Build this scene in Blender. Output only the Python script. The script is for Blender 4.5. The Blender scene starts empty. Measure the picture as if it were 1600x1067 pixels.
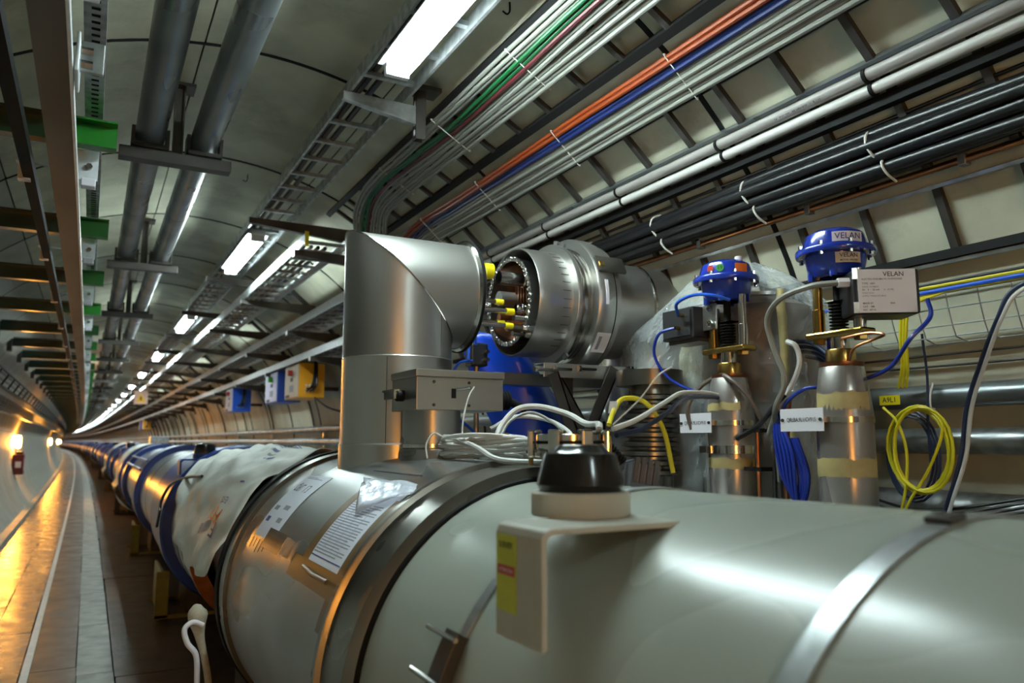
import bpy, bmesh, math, random
from math import sin, cos, pi, radians as rad
from mathutils import Vector, Matrix, noise

random.seed(7)
scene = bpy.context.scene
C = scene.collection

# ------------------------------------------------------------------ camera, world, exposure
H = 1.32
F_PX = 1200.0
cam_d = bpy.data.cameras.new('camera')
cam = bpy.data.objects.new('camera', cam_d); C.objects.link(cam)
scene.camera = cam
cam_d.sensor_width = 36.0
cam_d.lens = F_PX / 1600.0 * 36.0
PITCH = math.atan(156.5 / F_PX)
YAW = math.atan(659.0 * cos(PITCH) / F_PX)
cam.location = (0, 0, H)
cam.rotation_euler = (pi / 2 + PITCH, 0, -YAW)
cam_d.clip_start = 0.05; cam_d.clip_end = 400
cam_d.dof.use_dof = True
cam_d.dof.focus_distance = 2.45
cam_d.dof.aperture_fstop = 3.0

w = bpy.data.worlds.new('world'); scene.world = w; w.use_nodes = True
w.node_tree.nodes['Background'].inputs[0].default_value = (0.02, 0.022, 0.02, 1)
w.node_tree.nodes['Background'].inputs[1].default_value = 0.2
vs = scene.view_settings
vs.view_transform = 'Standard'; vs.look = 'None'; vs.gamma = 1; vs.use_curve_mapping = False
vs.exposure = -0.1
TUBE_E = 106.0        # fluorescent tubes
SODIUM_E = 680.0     # orange wall lamps

# ------------------------------------------------------------------ helpers
XC, ZC, RT = 0.569, 1.177, 1.9        # bore of the tunnel
XM, ZM = 0.96, 0.772                  # magnet axis
RC = 5608.0                           # twice the radius of the ring the tunnel follows
def bx(y): return -(y * y) / RC if y > 0 else 0.0
def wall_x(z, side=1, r=RT): return XC + side * math.sqrt(max(r * r - (z - ZC) ** 2, 0))

MATS = {}
def mat(name, col, rough=0.5, metal=0.0, var=0.0, scale=8.0, bump=0.0, bscale=60.0, stretch=None, coat=0.0,
        emit=None, es=0.0, col2=None, trans=0.0, alpha=1.0, spec=0.5, rvar=0.0, dirt=0.0, dirtcol=(0.05, 0.04, 0.03)):
    if name in MATS: return MATS[name]
    m = bpy.data.materials.new(name); m.use_nodes = True
    nt = m.node_tree; N = nt.nodes; L = nt.links
    b = N['Principled BSDF']
    b.inputs['Base Color'].default_value = (*col, 1); b.inputs['Roughness'].default_value = rough
    b.inputs['Metallic'].default_value = metal; b.inputs['Coat Weight'].default_value = coat
    b.inputs['Specular IOR Level'].default_value = spec
    if trans: b.inputs['Transmission Weight'].default_value = trans
    if emit: b.inputs['Emission Color'].default_value = (*emit, 1); b.inputs['Emission Strength'].default_value = es
    if var or bump or rvar or dirt:
        tc = N.new('ShaderNodeTexCoord'); mp = N.new('ShaderNodeMapping'); L.new(tc.outputs['Object'], mp.inputs[0])
        if stretch: mp.inputs['Scale'].default_value = stretch
        no = N.new('ShaderNodeTexNoise'); no.inputs['Scale'].default_value = scale; no.inputs['Detail'].default_value = 1.0 if metal > 0.3 or name == 'grey_vessel_paint' else 6
        no.inputs['Roughness'].default_value = 0.5
        L.new(mp.outputs[0], no.inputs['Vector'])
        last = None
        if var:
            mx = N.new('ShaderNodeMix'); mx.data_type = 'RGBA'
            c2 = col2 if col2 else tuple(max(0, c * (1 - var)) for c in col)
            mx.inputs[6].default_value = (*col, 1); mx.inputs[7].default_value = (*c2, 1)
            rp = N.new('ShaderNodeMapRange'); rp.inputs[1].default_value = 0.38; rp.inputs[2].default_value = 0.64
            L.new(no.outputs['Fac'], rp.inputs[0]); L.new(rp.outputs[0], mx.inputs[0])
            last = mx.outputs[2]
        if dirt:
            n2 = N.new('ShaderNodeTexNoise'); n2.inputs['Scale'].default_value = scale * 0.35; n2.inputs['Detail'].default_value = 9
            n2.inputs['Roughness'].default_value = 0.72; L.new(mp.outputs[0], n2.inputs['Vector'])
            r2 = N.new('ShaderNodeMapRange'); r2.inputs[1].default_value = 0.56; r2.inputs[2].default_value = 0.72; r2.inputs[4].default_value = dirt
            L.new(n2.outputs['Fac'], r2.inputs[0])
            m2 = N.new('ShaderNodeMix'); m2.data_type = 'RGBA'; m2.inputs[7].default_value = (*dirtcol, 1)
            if last: L.new(last, m2.inputs[6])
            else: m2.inputs[6].default_value = (*col, 1)
            L.new(r2.outputs[0], m2.inputs[0]); last = m2.outputs[2]
        if last: L.new(last, b.inputs['Base Color'])
        if rvar:
            rr = N.new('ShaderNodeMapRange'); rr.inputs[1].default_value = 0.3; rr.inputs[2].default_value = 0.7
            rr.inputs[3].default_value = max(0.03, rough - rvar); rr.inputs[4].default_value = rough + rvar
            L.new(no.outputs['Fac'], rr.inputs[0]); L.new(rr.outputs[0], b.inputs['Roughness'])
        if bump:
            nb = N.new('ShaderNodeTexNoise'); nb.inputs['Scale'].default_value = bscale; nb.inputs['Detail'].default_value = 4
            L.new(mp.outputs[0], nb.inputs['Vector'])
            bp = N.new('ShaderNodeBump'); bp.inputs['Strength'].default_value = bump; bp.inputs['Distance'].default_value = 0.01
            L.new(nb.outputs['Fac'], bp.inputs['Height']); L.new(bp.outputs[0], b.inputs['Normal'])
    MATS[name] = m
    return m

def film(name, col, opacity, rough=0.15):
    if name in MATS: return MATS[name]
    m = bpy.data.materials.new(name); m.use_nodes = True
    nt = m.node_tree; N = nt.nodes; L = nt.links; N.clear()
    o = N.new('ShaderNodeOutputMaterial'); mx = N.new('ShaderNodeMixShader'); t = N.new('ShaderNodeBsdfTransparent')
    p = N.new('ShaderNodeBsdfPrincipled'); p.inputs['Base Color'].default_value = (*col, 1); p.inputs['Roughness'].default_value = rough
    p.inputs['Specular IOR Level'].default_value = 0.8
    tc = N.new('ShaderNodeTexCoord'); no = N.new('ShaderNodeTexNoise'); no.inputs['Scale'].default_value = 14; no.inputs['Detail'].default_value = 5
    L.new(tc.outputs['Object'], no.inputs['Vector'])
    bp = N.new('ShaderNodeBump'); bp.inputs['Strength'].default_value = 0.5; bp.inputs['Distance'].default_value = 0.03
    L.new(no.outputs['Fac'], bp.inputs['Height']); L.new(bp.outputs[0], p.inputs['Normal'])
    lw = N.new('ShaderNodeLayerWeight'); lw.inputs['Blend'].default_value = 0.35; L.new(bp.outputs[0], lw.inputs['Normal'])
    mr = N.new('ShaderNodeMapRange'); mr.inputs[3].default_value = opacity * 0.5; mr.inputs[4].default_value = min(1, opacity * 4.0)
    L.new(lw.outputs['Facing'], mr.inputs[0]); L.new(mr.outputs[0], mx.inputs[0])
    L.new(t.outputs[0], mx.inputs[1]); L.new(p.outputs[0], mx.inputs[2]); L.new(mx.outputs[0], o.inputs[0])
    MATS[name] = m
    return m

def wpos(o):
    v = Vector((0, 0, 0))
    while o: v += o.location; o = o.parent
    return v

class MB:
    def __init__(s): s.v = []; s.f = []
    def add(s, vs, fs):
        n = len(s.v); s.v += [tuple(p) for p in vs]; s.f += [tuple(i + n for i in f) for f in fs]; return s
    def box(s, x0, x1, y0, y1, z0, z1, M=None, o=None):
        vs = [Vector(p) for p in ((x0,y0,z0),(x1,y0,z0),(x1,y1,z0),(x0,y1,z0),(x0,y0,z1),(x1,y0,z1),(x1,y1,z1),(x0,y1,z1))]
        if M is not None: vs = [M @ p for p in vs]
        return s.add(vs, [(0,3,2,1),(4,5,6,7),(0,1,5,4),(1,2,6,5),(2,3,7,6),(3,0,4,7)])
    def tube(s, pts, r, n=8, caps=True, radii=None):
        P = [Vector(p) for p in pts]; m = len(P)
        T = []
        for i in range(m):
            t = (P[min(i+1, m-1)] - P[max(i-1, 0)])
            T.append(t.normalized() if t.length > 1e-9 else Vector((0, 1, 0)))
        up = Vector((0, 0, 1)) if abs(T[0].z) < 0.9 else Vector((1, 0, 0))
        u = T[0].cross(up).normalized(); vs = []; fs = []
        for i in range(m):
            u = (u - T[i] * u.dot(T[i])).normalized(); v = T[i].cross(u)
            rr = radii[i] if radii else r
            for k in range(n):
                a = 2 * pi * k / n; vs.append(P[i] + (u * cos(a) + v * sin(a)) * rr)
        for i in range(m - 1):
            for k in range(n):
                a = i*n+k; b = i*n+(k+1) % n; fs.append((a, b, b+n, a+n))
        if caps: fs.append(tuple(reversed(range(n)))); fs.append(tuple(range((m-1)*n, m*n)))
        return s.add(vs, fs)
    def cyl(s, p0, p1, r, n=16, r2=None): return s.tube([p0, p1], r, n, True, [r, r if r2 is None else r2])
    def lathe(s, prof, o, axis='Z', n=32, a0=0, a1=2*pi, closed=False):
        # prof: [(radius, height)]
        full = abs(a1 - a0 - 2*pi) < 1e-6; cnt = n if full else n + 1
        o = Vector(o); vs = []; fs = []
        for (r, h) in prof:
            for k in range(cnt):
                a = a0 + (a1 - a0) * k / n; c, d = r*cos(a), r*sin(a)
                vs.append(o + Vector({'Z': (c, d, h), 'X': (h, c, d), 'Y': (c, h, d)}[axis]))
        m = len(prof)
        for i in range(m if closed else m - 1):
            j = (i + 1) % m
            for k in range(n):
                k2 = (k + 1) % cnt
                fs.append((i*cnt+k, i*cnt+k2, j*cnt+k2, j*cnt+k))
        return s.add(vs, fs)
    def prism(s, poly, d, M):
        n = len(poly); vs = [M @ Vector((p[0], p[1], 0)) for p in poly] + [M @ Vector((p[0], p[1], d)) for p in poly]
        return s.add(vs, [tuple(reversed(range(n))), tuple(range(n, 2*n))] + [(i, (i+1) % n, (i+1) % n + n, i+n) for i in range(n)])
    def bend(s): s.v = [(x + bx(y), y, z) for (x, y, z) in s.v]; return s
    def mesh(s, name, m, off=Vector((0,0,0)), smooth=False):
        me = bpy.data.meshes.new(name)
        me.from_pydata([(p[0]-off.x, p[1]-off.y, p[2]-off.z) for p in s.v], [], s.f)
        bm = bmesh.new(); bm.from_mesh(me); bmesh.ops.recalc_face_normals(bm, faces=bm.faces); bm.to_mesh(me); bm.free()
        if m: me.materials.append(m)
        if smooth:
            for p in me.polygons: p.use_smooth = True
            try: me.set_sharp_from_angle(angle=rad(38))
            except Exception: pass
        me.update(); return me
    def build(s, name, m, parent=None, smooth=True, bevel=0, origin=None):
        base = wpos(parent) if parent else Vector((0, 0, 0))
        loc = Vector((0, 0, 0))
        if origin is not None: loc = Vector(origin) - base
        o = bpy.data.objects.new(name, s.mesh(name, m, base + loc, smooth))
        o.location = loc
        C.objects.link(o); o.parent = parent
        if bevel:
            b = o.modifiers.new('bevel', 'BEVEL'); b.width = bevel; b.segments = 2; b.limit_method = 'ANGLE'
        return o

def tag(o, label, cat, group=None):
    o['label'] = label; o['category'] = cat
    if group: o['group'] = group
    return o
def thing(name, label, cat, loc=(0,0,0), group=None):
    o = bpy.data.objects.new(name, None); o.empty_display_size = 0.1; C.objects.link(o); o.location = loc
    return tag(o, label, cat, group)
def struct(o): o['kind'] = 'structure'; return o
def copy_tree(o, d, parent=None):
    c = o.copy(); C.objects.link(c); c.parent = parent
    if parent is None: c.location = o.location + Vector(d)
    for ch in [k for k in o.children]: copy_tree(ch, (0,0,0), c)
    return c
ORD = ['nearest','second','third','fourth','fifth','sixth','seventh','eighth','ninth','tenth','eleventh','twelfth','thirteenth','fourteenth',
       'fifteenth','sixteenth','seventeenth','eighteenth','nineteenth','twentieth','twenty-first','twenty-second','twenty-third','twenty-fourth',
       'twenty-fifth','twenty-sixth','twenty-seventh','twenty-eighth','twenty-ninth','thirtieth','thirty-first','thirty-second','thirty-third',
       'thirty-fourth','thirty-fifth','thirty-sixth','thirty-seventh','thirty-eighth','thirty-ninth','fortieth','forty-first','forty-second',
       'forty-third','forty-fourth','forty-fifth','forty-sixth','forty-seventh','forty-eighth','forty-ninth','fiftieth']
def ys(y0, y1, step=2.5):
    n = max(1, int(round((y1 - y0) / step))); return [y0 + (y1 - y0) * i / n for i in range(n + 1)]
def run(x, z, r, y0, y1, n=10, step=2.5, wob=0.0, seed=0):
    pts = []
    for y in ys(y0, y1, step):
        dx = wob * (noise.noise((y*0.9, seed*3.1, 0))) ; dz = wob * (noise.noise((y*0.9, seed*3.1, 9)))
        pts.append((x + bx(y) + dx, y, z + dz))
    return MB().tube(pts, r, n)
def bar(x0, x1, z0, z1, y0, y1, step=4.0):
    m = MB(); Y = ys(y0, y1, step)
    vs = []; fs = []
    for y in Y:
        b = bx(y); vs += [(x0+b, y, z0), (x1+b, y, z0), (x1+b, y, z1), (x0+b, y, z1)]
    for i in range(len(Y) - 1):
        for k in range(4):
            a = i*4+k; c = i*4+(k+1) % 4; fs.append((a, c, c+4, a+4))
    fs.append((3, 2, 1, 0)); q = (len(Y)-1)*4; fs.append((q, q+1, q+2, q+3))
    return m.add(vs, fs)
def smooth_path(ctrl, k=8):
    P = [Vector(p) for p in ctrl]; out = []
    Q = [P[0] + (P[0] - P[1])] + P + [P[-1] + (P[-1] - P[-2])]
    for i in range(1, len(Q) - 2):
        p0, p1, p2, p3 = Q[i-1:i+3]
        for j in range(k):
            t = j / k
            out.append(0.5 * ((2*p1) + (p2-p0)*t + (2*p0-5*p1+4*p2-p3)*t*t + (3*p1-p0-3*p2+p3)*t**3))
    out.append(P[-1]); return out
def cable(name, ctrl, r, m, label, cat='cable', group=None, n=8, k=8):
    o = MB().tube(smooth_path(ctrl, k), r, n).build(name, m); return tag(o, label, cat, group)
def text(name, s, m, parent, fn, size=0.03, align='CENTER', depth=0.0004):
    cu = bpy.data.curves.new('t', 'FONT'); cu.body = s; cu.size = size; cu.align_x = align; cu.align_y = 'CENTER'
    cu.resolution_u = 2; cu.offset = size*0.008
    to = bpy.data.objects.new('t', cu); C.objects.link(to)
    dg = bpy.context.evaluated_depsgraph_get(); me = bpy.data.meshes.new_from_object(to.evaluated_get(dg))
    bpy.data.objects.remove(to); bpy.data.curves.remove(cu)
    base = wpos(parent) if parent else Vector((0,0,0))
    for v in me.vertices: v.co = Vector(fn(v.co.x, v.co.y)) - base
    me.materials.clear(); me.materials.append(m)
    o = bpy.data.objects.new(name, me); C.objects.link(o); o.parent = parent
    return o
def plane_fn(o, u, v, n, lift=0.0008):
    o, u, v, n = Vector(o), Vector(u).normalized(), Vector(v).normalized(), Vector(n).normalized()
    return lambda a, b: o + u*a + v*b + n*lift
def plate(o, u, v, n, wu, wv, t):
    # box centred at o spanning wu x wv in u,v and t along n (front face at o + n*t/2)
    o, u, v, n = Vector(o), Vector(u).normalized(), Vector(v).normalized(), Vector(n).normalized()
    M = Matrix(((u.x, v.x, n.x, o.x), (u.y, v.y, n.y, o.y), (u.z, v.z, n.z, o.z), (0,0,0,1)))
    return MB().box(-wu/2, wu/2, -wv/2, wv/2, -t/2, t/2, M)

# ------------------------------------------------------------------ materials
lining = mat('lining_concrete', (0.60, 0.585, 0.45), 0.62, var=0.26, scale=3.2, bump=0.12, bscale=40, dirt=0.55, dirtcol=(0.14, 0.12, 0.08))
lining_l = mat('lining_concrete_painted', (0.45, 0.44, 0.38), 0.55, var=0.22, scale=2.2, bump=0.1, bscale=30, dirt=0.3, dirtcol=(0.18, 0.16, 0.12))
joint = mat('joint_mortar', (0.035, 0.032, 0.028), 0.9)
fl_slab = mat('floor_slab_concrete', (0.32, 0.26, 0.20), 0.28, var=0.5, scale=5, bump=0.12, bscale=50, rvar=0.12, dirt=0.7, dirtcol=(0.07, 0.055, 0.04))
fl_mid = mat('floor_band_concrete', (0.105, 0.075, 0.058), 0.38, var=0.4, scale=4, bump=0.1, bscale=50, rvar=0.1, dirt=0.6, dirtcol=(0.06, 0.05, 0.045))
fl_pale = mat('floor_pale_concrete', (0.40, 0.40, 0.36), 0.55, var=0.4, scale=6, bump=0.1, bscale=50, dirt=0.8, dirtcol=(0.10, 0.095, 0.085))
fl_dark = mat('floor_dark_oxide', (0.105, 0.062, 0.036), 0.5, var=0.6, scale=5, bump=0.2, bscale=40, dirt=0.6, dirtcol=(0.02, 0.015, 0.01))
white_line = mat('line_paint', (0.80, 0.80, 0.76), 0.45, var=0.12, scale=14)
grey_paint = mat('grey_vessel_paint', (0.41, 0.44, 0.385), 0.265, var=0.07, scale=3, rvar=0.03)
bracket_paint = mat('bracket_paint', (0.50, 0.49, 0.42), 0.42, var=0.1, scale=10)
steel = mat('brushed_steel', (0.48, 0.465, 0.44), 0.33, 0.9, var=0.10, scale=5, rvar=0.03, stretch=(1, 1, 0.25))
steel_s = mat('sleeve_steel', (0.38, 0.385, 0.375), 0.34, 0.85, var=0.14, scale=4, rvar=0.1, stretch=(1, 0.5, 1), bump=0.0)
steel_p = mat('polished_steel', (0.62, 0.60, 0.57), 0.16, 1.0, var=0.15, scale=10)
steel_b = mat('band_steel', (0.22, 0.205, 0.175), 0.3, 0.95, var=0.25, scale=6, rvar=0.04)
galv = mat('galvanised_steel', (0.52, 0.54, 0.55), 0.38, 0.85, var=0.3, scale=22, rvar=0.1)
galv_w = mat('bright_galvanised', (0.80, 0.82, 0.84), 0.36, 0.2, var=0.12, scale=22)
beam_st = mat('weathered_beam_steel', (0.105, 0.092, 0.082), 0.5, 0.45, var=0.4, scale=5, stretch=(1, 0.3, 1), dirt=0.5, dirtcol=(0.09, 0.06, 0.045))
pipe_st = mat('grey_pipe_steel', (0.26, 0.28, 0.29), 0.36, 0.8, var=0.10, scale=6, stretch=(1, 0.6, 1), rvar=0.1)
dark_st = mat('dark_strut_steel', (0.075, 0.065, 0.058), 0.45, 0.5, var=0.3, scale=12)
black = mat('black_rubber', (0.006, 0.006, 0.006), 0.7, spec=0.2)
black_gl = mat('black_gloss_plastic', (0.014, 0.013, 0.013), 0.16)
blackp = mat('black_plastic', (0.018, 0.018, 0.02), 0.35)
blue = mat('blue_paint', (0.009, 0.042, 0.21), 0.3, var=0.15, scale=8)
blue_v = mat('actuator_blue', (0.012, 0.035, 0.33), 0.2, coat=0.4)
blue_hose = mat('blue_hose', (0.010, 0.03, 0.28), 0.3)
blue_bright = mat('bright_blue_enamel', (0.015, 0.10, 0.62), 0.35)
blue_tarp = mat('blue_tarpaulin', (0.01, 0.07, 0.62), 0.3)
silver_blue = mat('silver_blue_paint', (0.40, 0.45, 0.50), 0.3, 0.35, var=0.15, scale=4)
green = mat('green_paint', (0.008, 0.15, 0.010), 0.32)
green_d = mat('shaded_green_paint', (0.004, 0.018, 0.005), 0.28)  # same green as the arm ends, with shade put into the colour
copper = mat('copper', (0.50, 0.20, 0.09), 0.3, 1.0, var=0.3, scale=15)
copper_d = mat('copper_dark', (0.26, 0.10, 0.045), 0.35, 0.9, var=0.4, scale=18)
brass = mat('brass', (0.46, 0.29, 0.08), 0.26, 1.0, var=0.25, scale=14)
valve_st = mat('valve_body_steel', (0.36, 0.33, 0.31), 0.34, 0.7, var=0.3, scale=9, stretch=(1, 1, 0.3), rvar=0.1)
grey_cable = mat('grey_cable', (0.24, 0.24, 0.21), 0.45)  # grey, orange and blue cables darkened, bundle shadow put into their colours
white_cable = mat('white_cable', (0.62, 0.61, 0.58), 0.4)
green_cable = mat('green_cable', (0.01, 0.11, 0.035), 0.4)
red_cable = mat('dark_red_cable', (0.10, 0.015, 0.02), 0.4)
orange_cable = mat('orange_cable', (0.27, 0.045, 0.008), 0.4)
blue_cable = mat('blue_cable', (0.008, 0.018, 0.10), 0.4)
black_cable = mat('black_cable', (0.010, 0.010, 0.011), 0.32)
yellow_cable = mat('yellow_cable', (0.72, 0.62, 0.02), 0.38)
navy_cable = mat('navy_cable', (0.02, 0.03, 0.075), 0.4)
conduit_m = mat('shaded_pale_conduit', (0.36, 0.34, 0.315), 0.35)  # upper conduit's shadow put into its darker colour
conduit_w = mat('white_conduit', (0.62, 0.61, 0.58), 0.3)
tie_w = mat('white_cable_tie', (0.70, 0.70, 0.66), 0.45)
fabric = mat('white_sheet', (0.74, 0.75, 0.70), 0.55, var=0.08, scale=20, bump=0.25, bscale=16)
paper = mat('paper', (0.74, 0.76, 0.86), 0.6)
label_w = mat('label_white', (0.78, 0.75, 0.80), 0.4)
ink = mat('ink', (0.03, 0.03, 0.04), 0.6)
ink_g = mat('grey_ink', (0.28, 0.29, 0.36), 0.6)
ink_b = mat('blue_ink', (0.02, 0.035, 0.22), 0.5)
ink_o = mat('orange_ink', (0.75, 0.18, 0.03), 0.5)
tape_b = mat('brown_parcel_tape', (0.13, 0.07, 0.018), 0.32)
tape_y = mat('masking_tape', (0.50, 0.40, 0.17), 0.55, var=0.25, scale=14)
yellow = mat('yellow_plastic', (0.85, 0.72, 0.01), 0.4)
sticker_y = mat('yellow_sticker', (0.55, 0.60, 0.02), 0.4)
sticker_r = mat('red_sticker', (0.45, 0.03, 0.02), 0.4)
sticker_g = mat('green_sticker', (0.05, 0.35, 0.03), 0.4)
sticker_o = mat('orange_sticker', (0.80, 0.16, 0.02), 0.4)
orange_box_m = mat('orange_enamel', (0.85, 0.36, 0.01), 0.4)
beige_m = mat('beige_panel', (0.60, 0.47, 0.36), 0.4)
lilac_m = mat('pale_panel', (0.52, 0.52, 0.70), 0.4)
red_paint = mat('red_enamel', (0.13, 0.008, 0.008), 0.35)
stand_y = mat('ochre_stand_paint', (0.30, 0.22, 0.03), 0.4, var=0.3, scale=12)
vessel_br = mat('taupe_vessel', (0.30, 0.25, 0.22), 0.4, 0.25, var=0.3, scale=5)
webbing = mat('beige_webbing', (0.48, 0.43, 0.32), 0.7, var=0.15, scale=60)
foil = mat('crumpled_foil', (0.85, 0.85, 0.85), 0.15, 1.0, bump=1.0, bscale=55)
fix_m = mat('fixture_housing', (0.60, 0.62, 0.66), 0.4)
tube_m = mat('fluorescent_tube', (1, 1, 1), 0.5, emit=(0.80, 0.99, 0.97), es=TUBE_E)
sodium_m = mat('sodium_bulb', (1, 0.6, 0.2), 0.5, emit=(1.0, 0.40, 0.05), es=SODIUM_E)
clear_film = film('clear_plastic_film', (0.84, 0.88, 0.90), 0.17, 0.10)
clear_sleeve = film('clear_sleeve', (0.75, 0.80, 0.92), 0.35)

Y_BACK, Y_FAR = -14.0, 236.0
JY = lambda k: 2.0 + 1.45 * k          # ring joints of the lining

# ------------------------------------------------------------------ tunnel: floor, lining
fb = struct(bar(-0.98, 2.12, -0.16, -0.03, Y_BACK, Y_FAR).build('floor', joint, smooth=False))
def slabs(x0, x1, top, length, y0, y1, m, gap=0.008, off=0.0):
    cache = None; y = y0 + off; i = 0
    while y < y1:
        L_ = length
        if cache is None:
            cache = MB().box(x0+gap/2, x1-gap/2, gap/2, L_-gap/2, -0.03, top).mesh('floor_slab', m)
        o = bpy.data.objects.new('floor_slab', cache); C.objects.link(o); o.location = (bx(y), y, random.uniform(-0.002, 0.0)); o.parent = fb
        y += L_
    return y
def far_floor(x0, x1, top, y0, m):
    o = bar(x0, x1, -0.03, top, y0, Y_FAR).build('floor_slab', m, fb, smooth=False); o['kind'] = 'stuff'
ye = slabs(-0.96, -0.50, 0.0, 1.90, -6, 34, fl_slab, off=0.25); far_floor(-0.96, -0.50, 0.0, ye, fl_slab)
ye = slabs(-0.50, -0.27, 0.0, 1.90, -6, 34, fl_slab, off=1.1); far_floor(-0.50, -0.27, 0.0, ye, fl_slab)
ye = slabs(-0.27, 0.012, 0.0, 3.80, -6, 34, fl_mid, 0.004); far_floor(-0.27, 0.012, 0.0, ye, fl_mid)
ye = slabs(0.012, 0.205, 0.002, 1.35, -6, 34, fl_pale, 0.008, 0.4); far_floor(0.012, 0.205, 0.002, ye, fl_pale)
ye = slabs(0.205, 2.10, -0.006, 3.60, -6, 34, fl_dark, 0.01, 0.3); far_floor(0.205, 2.10, -0.006, ye, fl_dark)
bar(-0.262, -0.222, -0.001, 0.003, -6, Y_FAR).build('painted_line', white_line, fb, smooth=False)['label'] = 'white painted guide line'

def arc(a0, a1, r0, r1, y0, y1, n=10, bend=False):
    m = MB(); vs = []; fs = []
    for y in ((y0, y1) if not bend else ys(y0, y1, 3.0)):
        b = bx(y) if bend else 0
        for i in range(n + 1):
            a = rad(a0 + (a1 - a0) * i / n)
            vs += [(XC + b + r0*cos(a), y, ZC + r0*sin(a)), (XC + b + r1*cos(a), y, ZC + r1*sin(a))]
    rows = len(vs) // (2*(n+1)); w_ = 2*(n+1)
    for j in range(rows - 1):
        for i in range(n):
            a = j*w_ + 2*i
            fs.append((a, a+2, a+2+w_, a+w_)); fs.append((a+1, a+1+w_, a+3+w_, a+3))
        for i in (0, n):
            a = j*w_ + 2*i; fs.append((a, a+w_, a+1+w_, a+1))
    for j in (0, rows - 1):
        for i in range(n):
            a = j*w_ + 2*i; fs.append((a, a+1, a+3, a+2))
    return m.add(vs, fs)
SECT = {'wall_right': [(-37.6, 4.0), (4.0, 47.0)], 'ceiling': [(47.0, 72.0), (72.0, 97.0), (97.0, 124.0)], 'wall_left': [(124.0, 170.0), (170.0, 217.6)]}
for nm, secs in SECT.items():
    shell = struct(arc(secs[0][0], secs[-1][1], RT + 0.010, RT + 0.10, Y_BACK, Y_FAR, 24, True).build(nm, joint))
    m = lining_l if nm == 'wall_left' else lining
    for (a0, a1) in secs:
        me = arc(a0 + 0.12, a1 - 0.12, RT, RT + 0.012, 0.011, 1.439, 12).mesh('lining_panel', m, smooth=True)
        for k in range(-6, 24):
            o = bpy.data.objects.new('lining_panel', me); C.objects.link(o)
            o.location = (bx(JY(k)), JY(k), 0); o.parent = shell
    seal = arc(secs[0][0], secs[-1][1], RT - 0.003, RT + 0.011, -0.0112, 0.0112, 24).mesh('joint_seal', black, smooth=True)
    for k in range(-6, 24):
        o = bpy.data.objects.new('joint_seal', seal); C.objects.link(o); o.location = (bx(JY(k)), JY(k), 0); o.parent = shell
    far = MB()
    for k in range(24, 160):
        for (a0, a1) in secs:
            t = arc(a0 + 0.1, a1 - 0.1, RT, RT + 0.012, JY(k) + 0.015, JY(k) + 1.435, 8)
            t.v = [(x + bx(JY(k)), y, z) for x, y, z in t.v]; far.add(t.v, t.f)
    fo = far.build('lining_panel', m, shell); fo['kind'] = 'stuff'
# low concrete kerb along the foot of the left wall
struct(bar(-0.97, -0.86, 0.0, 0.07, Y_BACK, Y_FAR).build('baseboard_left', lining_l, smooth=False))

# ------------------------------------------------------------------ fluorescent lamps on the ceiling ladder
LX, LZ = 0.975, 2.765
def make_lamp(y):
    t = thing('fluorescent_lamp', '', 'lamp', (LX + bx(y), y, LZ))
    X, Z = LX + bx(y), LZ
    m = MB(); m.box(X-0.05, X+0.05, y-0.64, y+0.64, Z+0.034, Z+0.062); m.box(X-0.075, X+0.075, y-0.64, y+0.64, Z+0.028, Z+0.034)  # wide thin plate added above the tubes to keep their light off the ceiling
    m.build('housing', fix_m, t, bevel=0.002)
    for s in (-1, 1):
        MB().cyl((X+s*0.027, y-0.60, Z), (X+s*0.027, y+0.60, Z), 0.019, 12).build('tube', tube_m, t)
    for s in (-1, 1):
        MB().box(X-0.048, X+0.048, y+s*0.62-0.014, y+s*0.62+0.014, Z-0.02, Z+0.03).build('lamp_holder', fix_m, t, bevel=0.003)
    return t
lamp0 = None
for k in range(-3, 18):
    y = 2.12 + 4.1 * k
    if lamp0 is None: lamp0 = make_lamp(y); t = lamp0
    else: t = copy_tree(lamp0, (bx(y) - bx(2.12-12.3), y - (2.12 - 12.3), 0))
    if k < 0: t['label'] = f'{["third","second","nearest"][k+3]} twin-tube fluorescent lamp on the ceiling ladder behind the viewer'; t['group'] = 'fluorescent lamps behind the viewer'
    else: t['label'] = f'{ORD[k]} twin-tube fluorescent lamp in the row under the ceiling ladder'; t['group'] = 'fluorescent lamps under the ceiling ladder'
far = MB()
for k in range(18, 56):
    y = 2.12 + 4.1*k
    for q in (-1, 1): far.cyl((LX+bx(y)+q*0.027, y-0.6, LZ), (LX+bx(y)+q*0.027, y+0.6, LZ), 0.019, 8)
tag(far.build('fluorescent_lamp', tube_m), 'farthest fluorescent tubes merging into one bright line', 'lamp')['kind'] = 'stuff'

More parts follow.
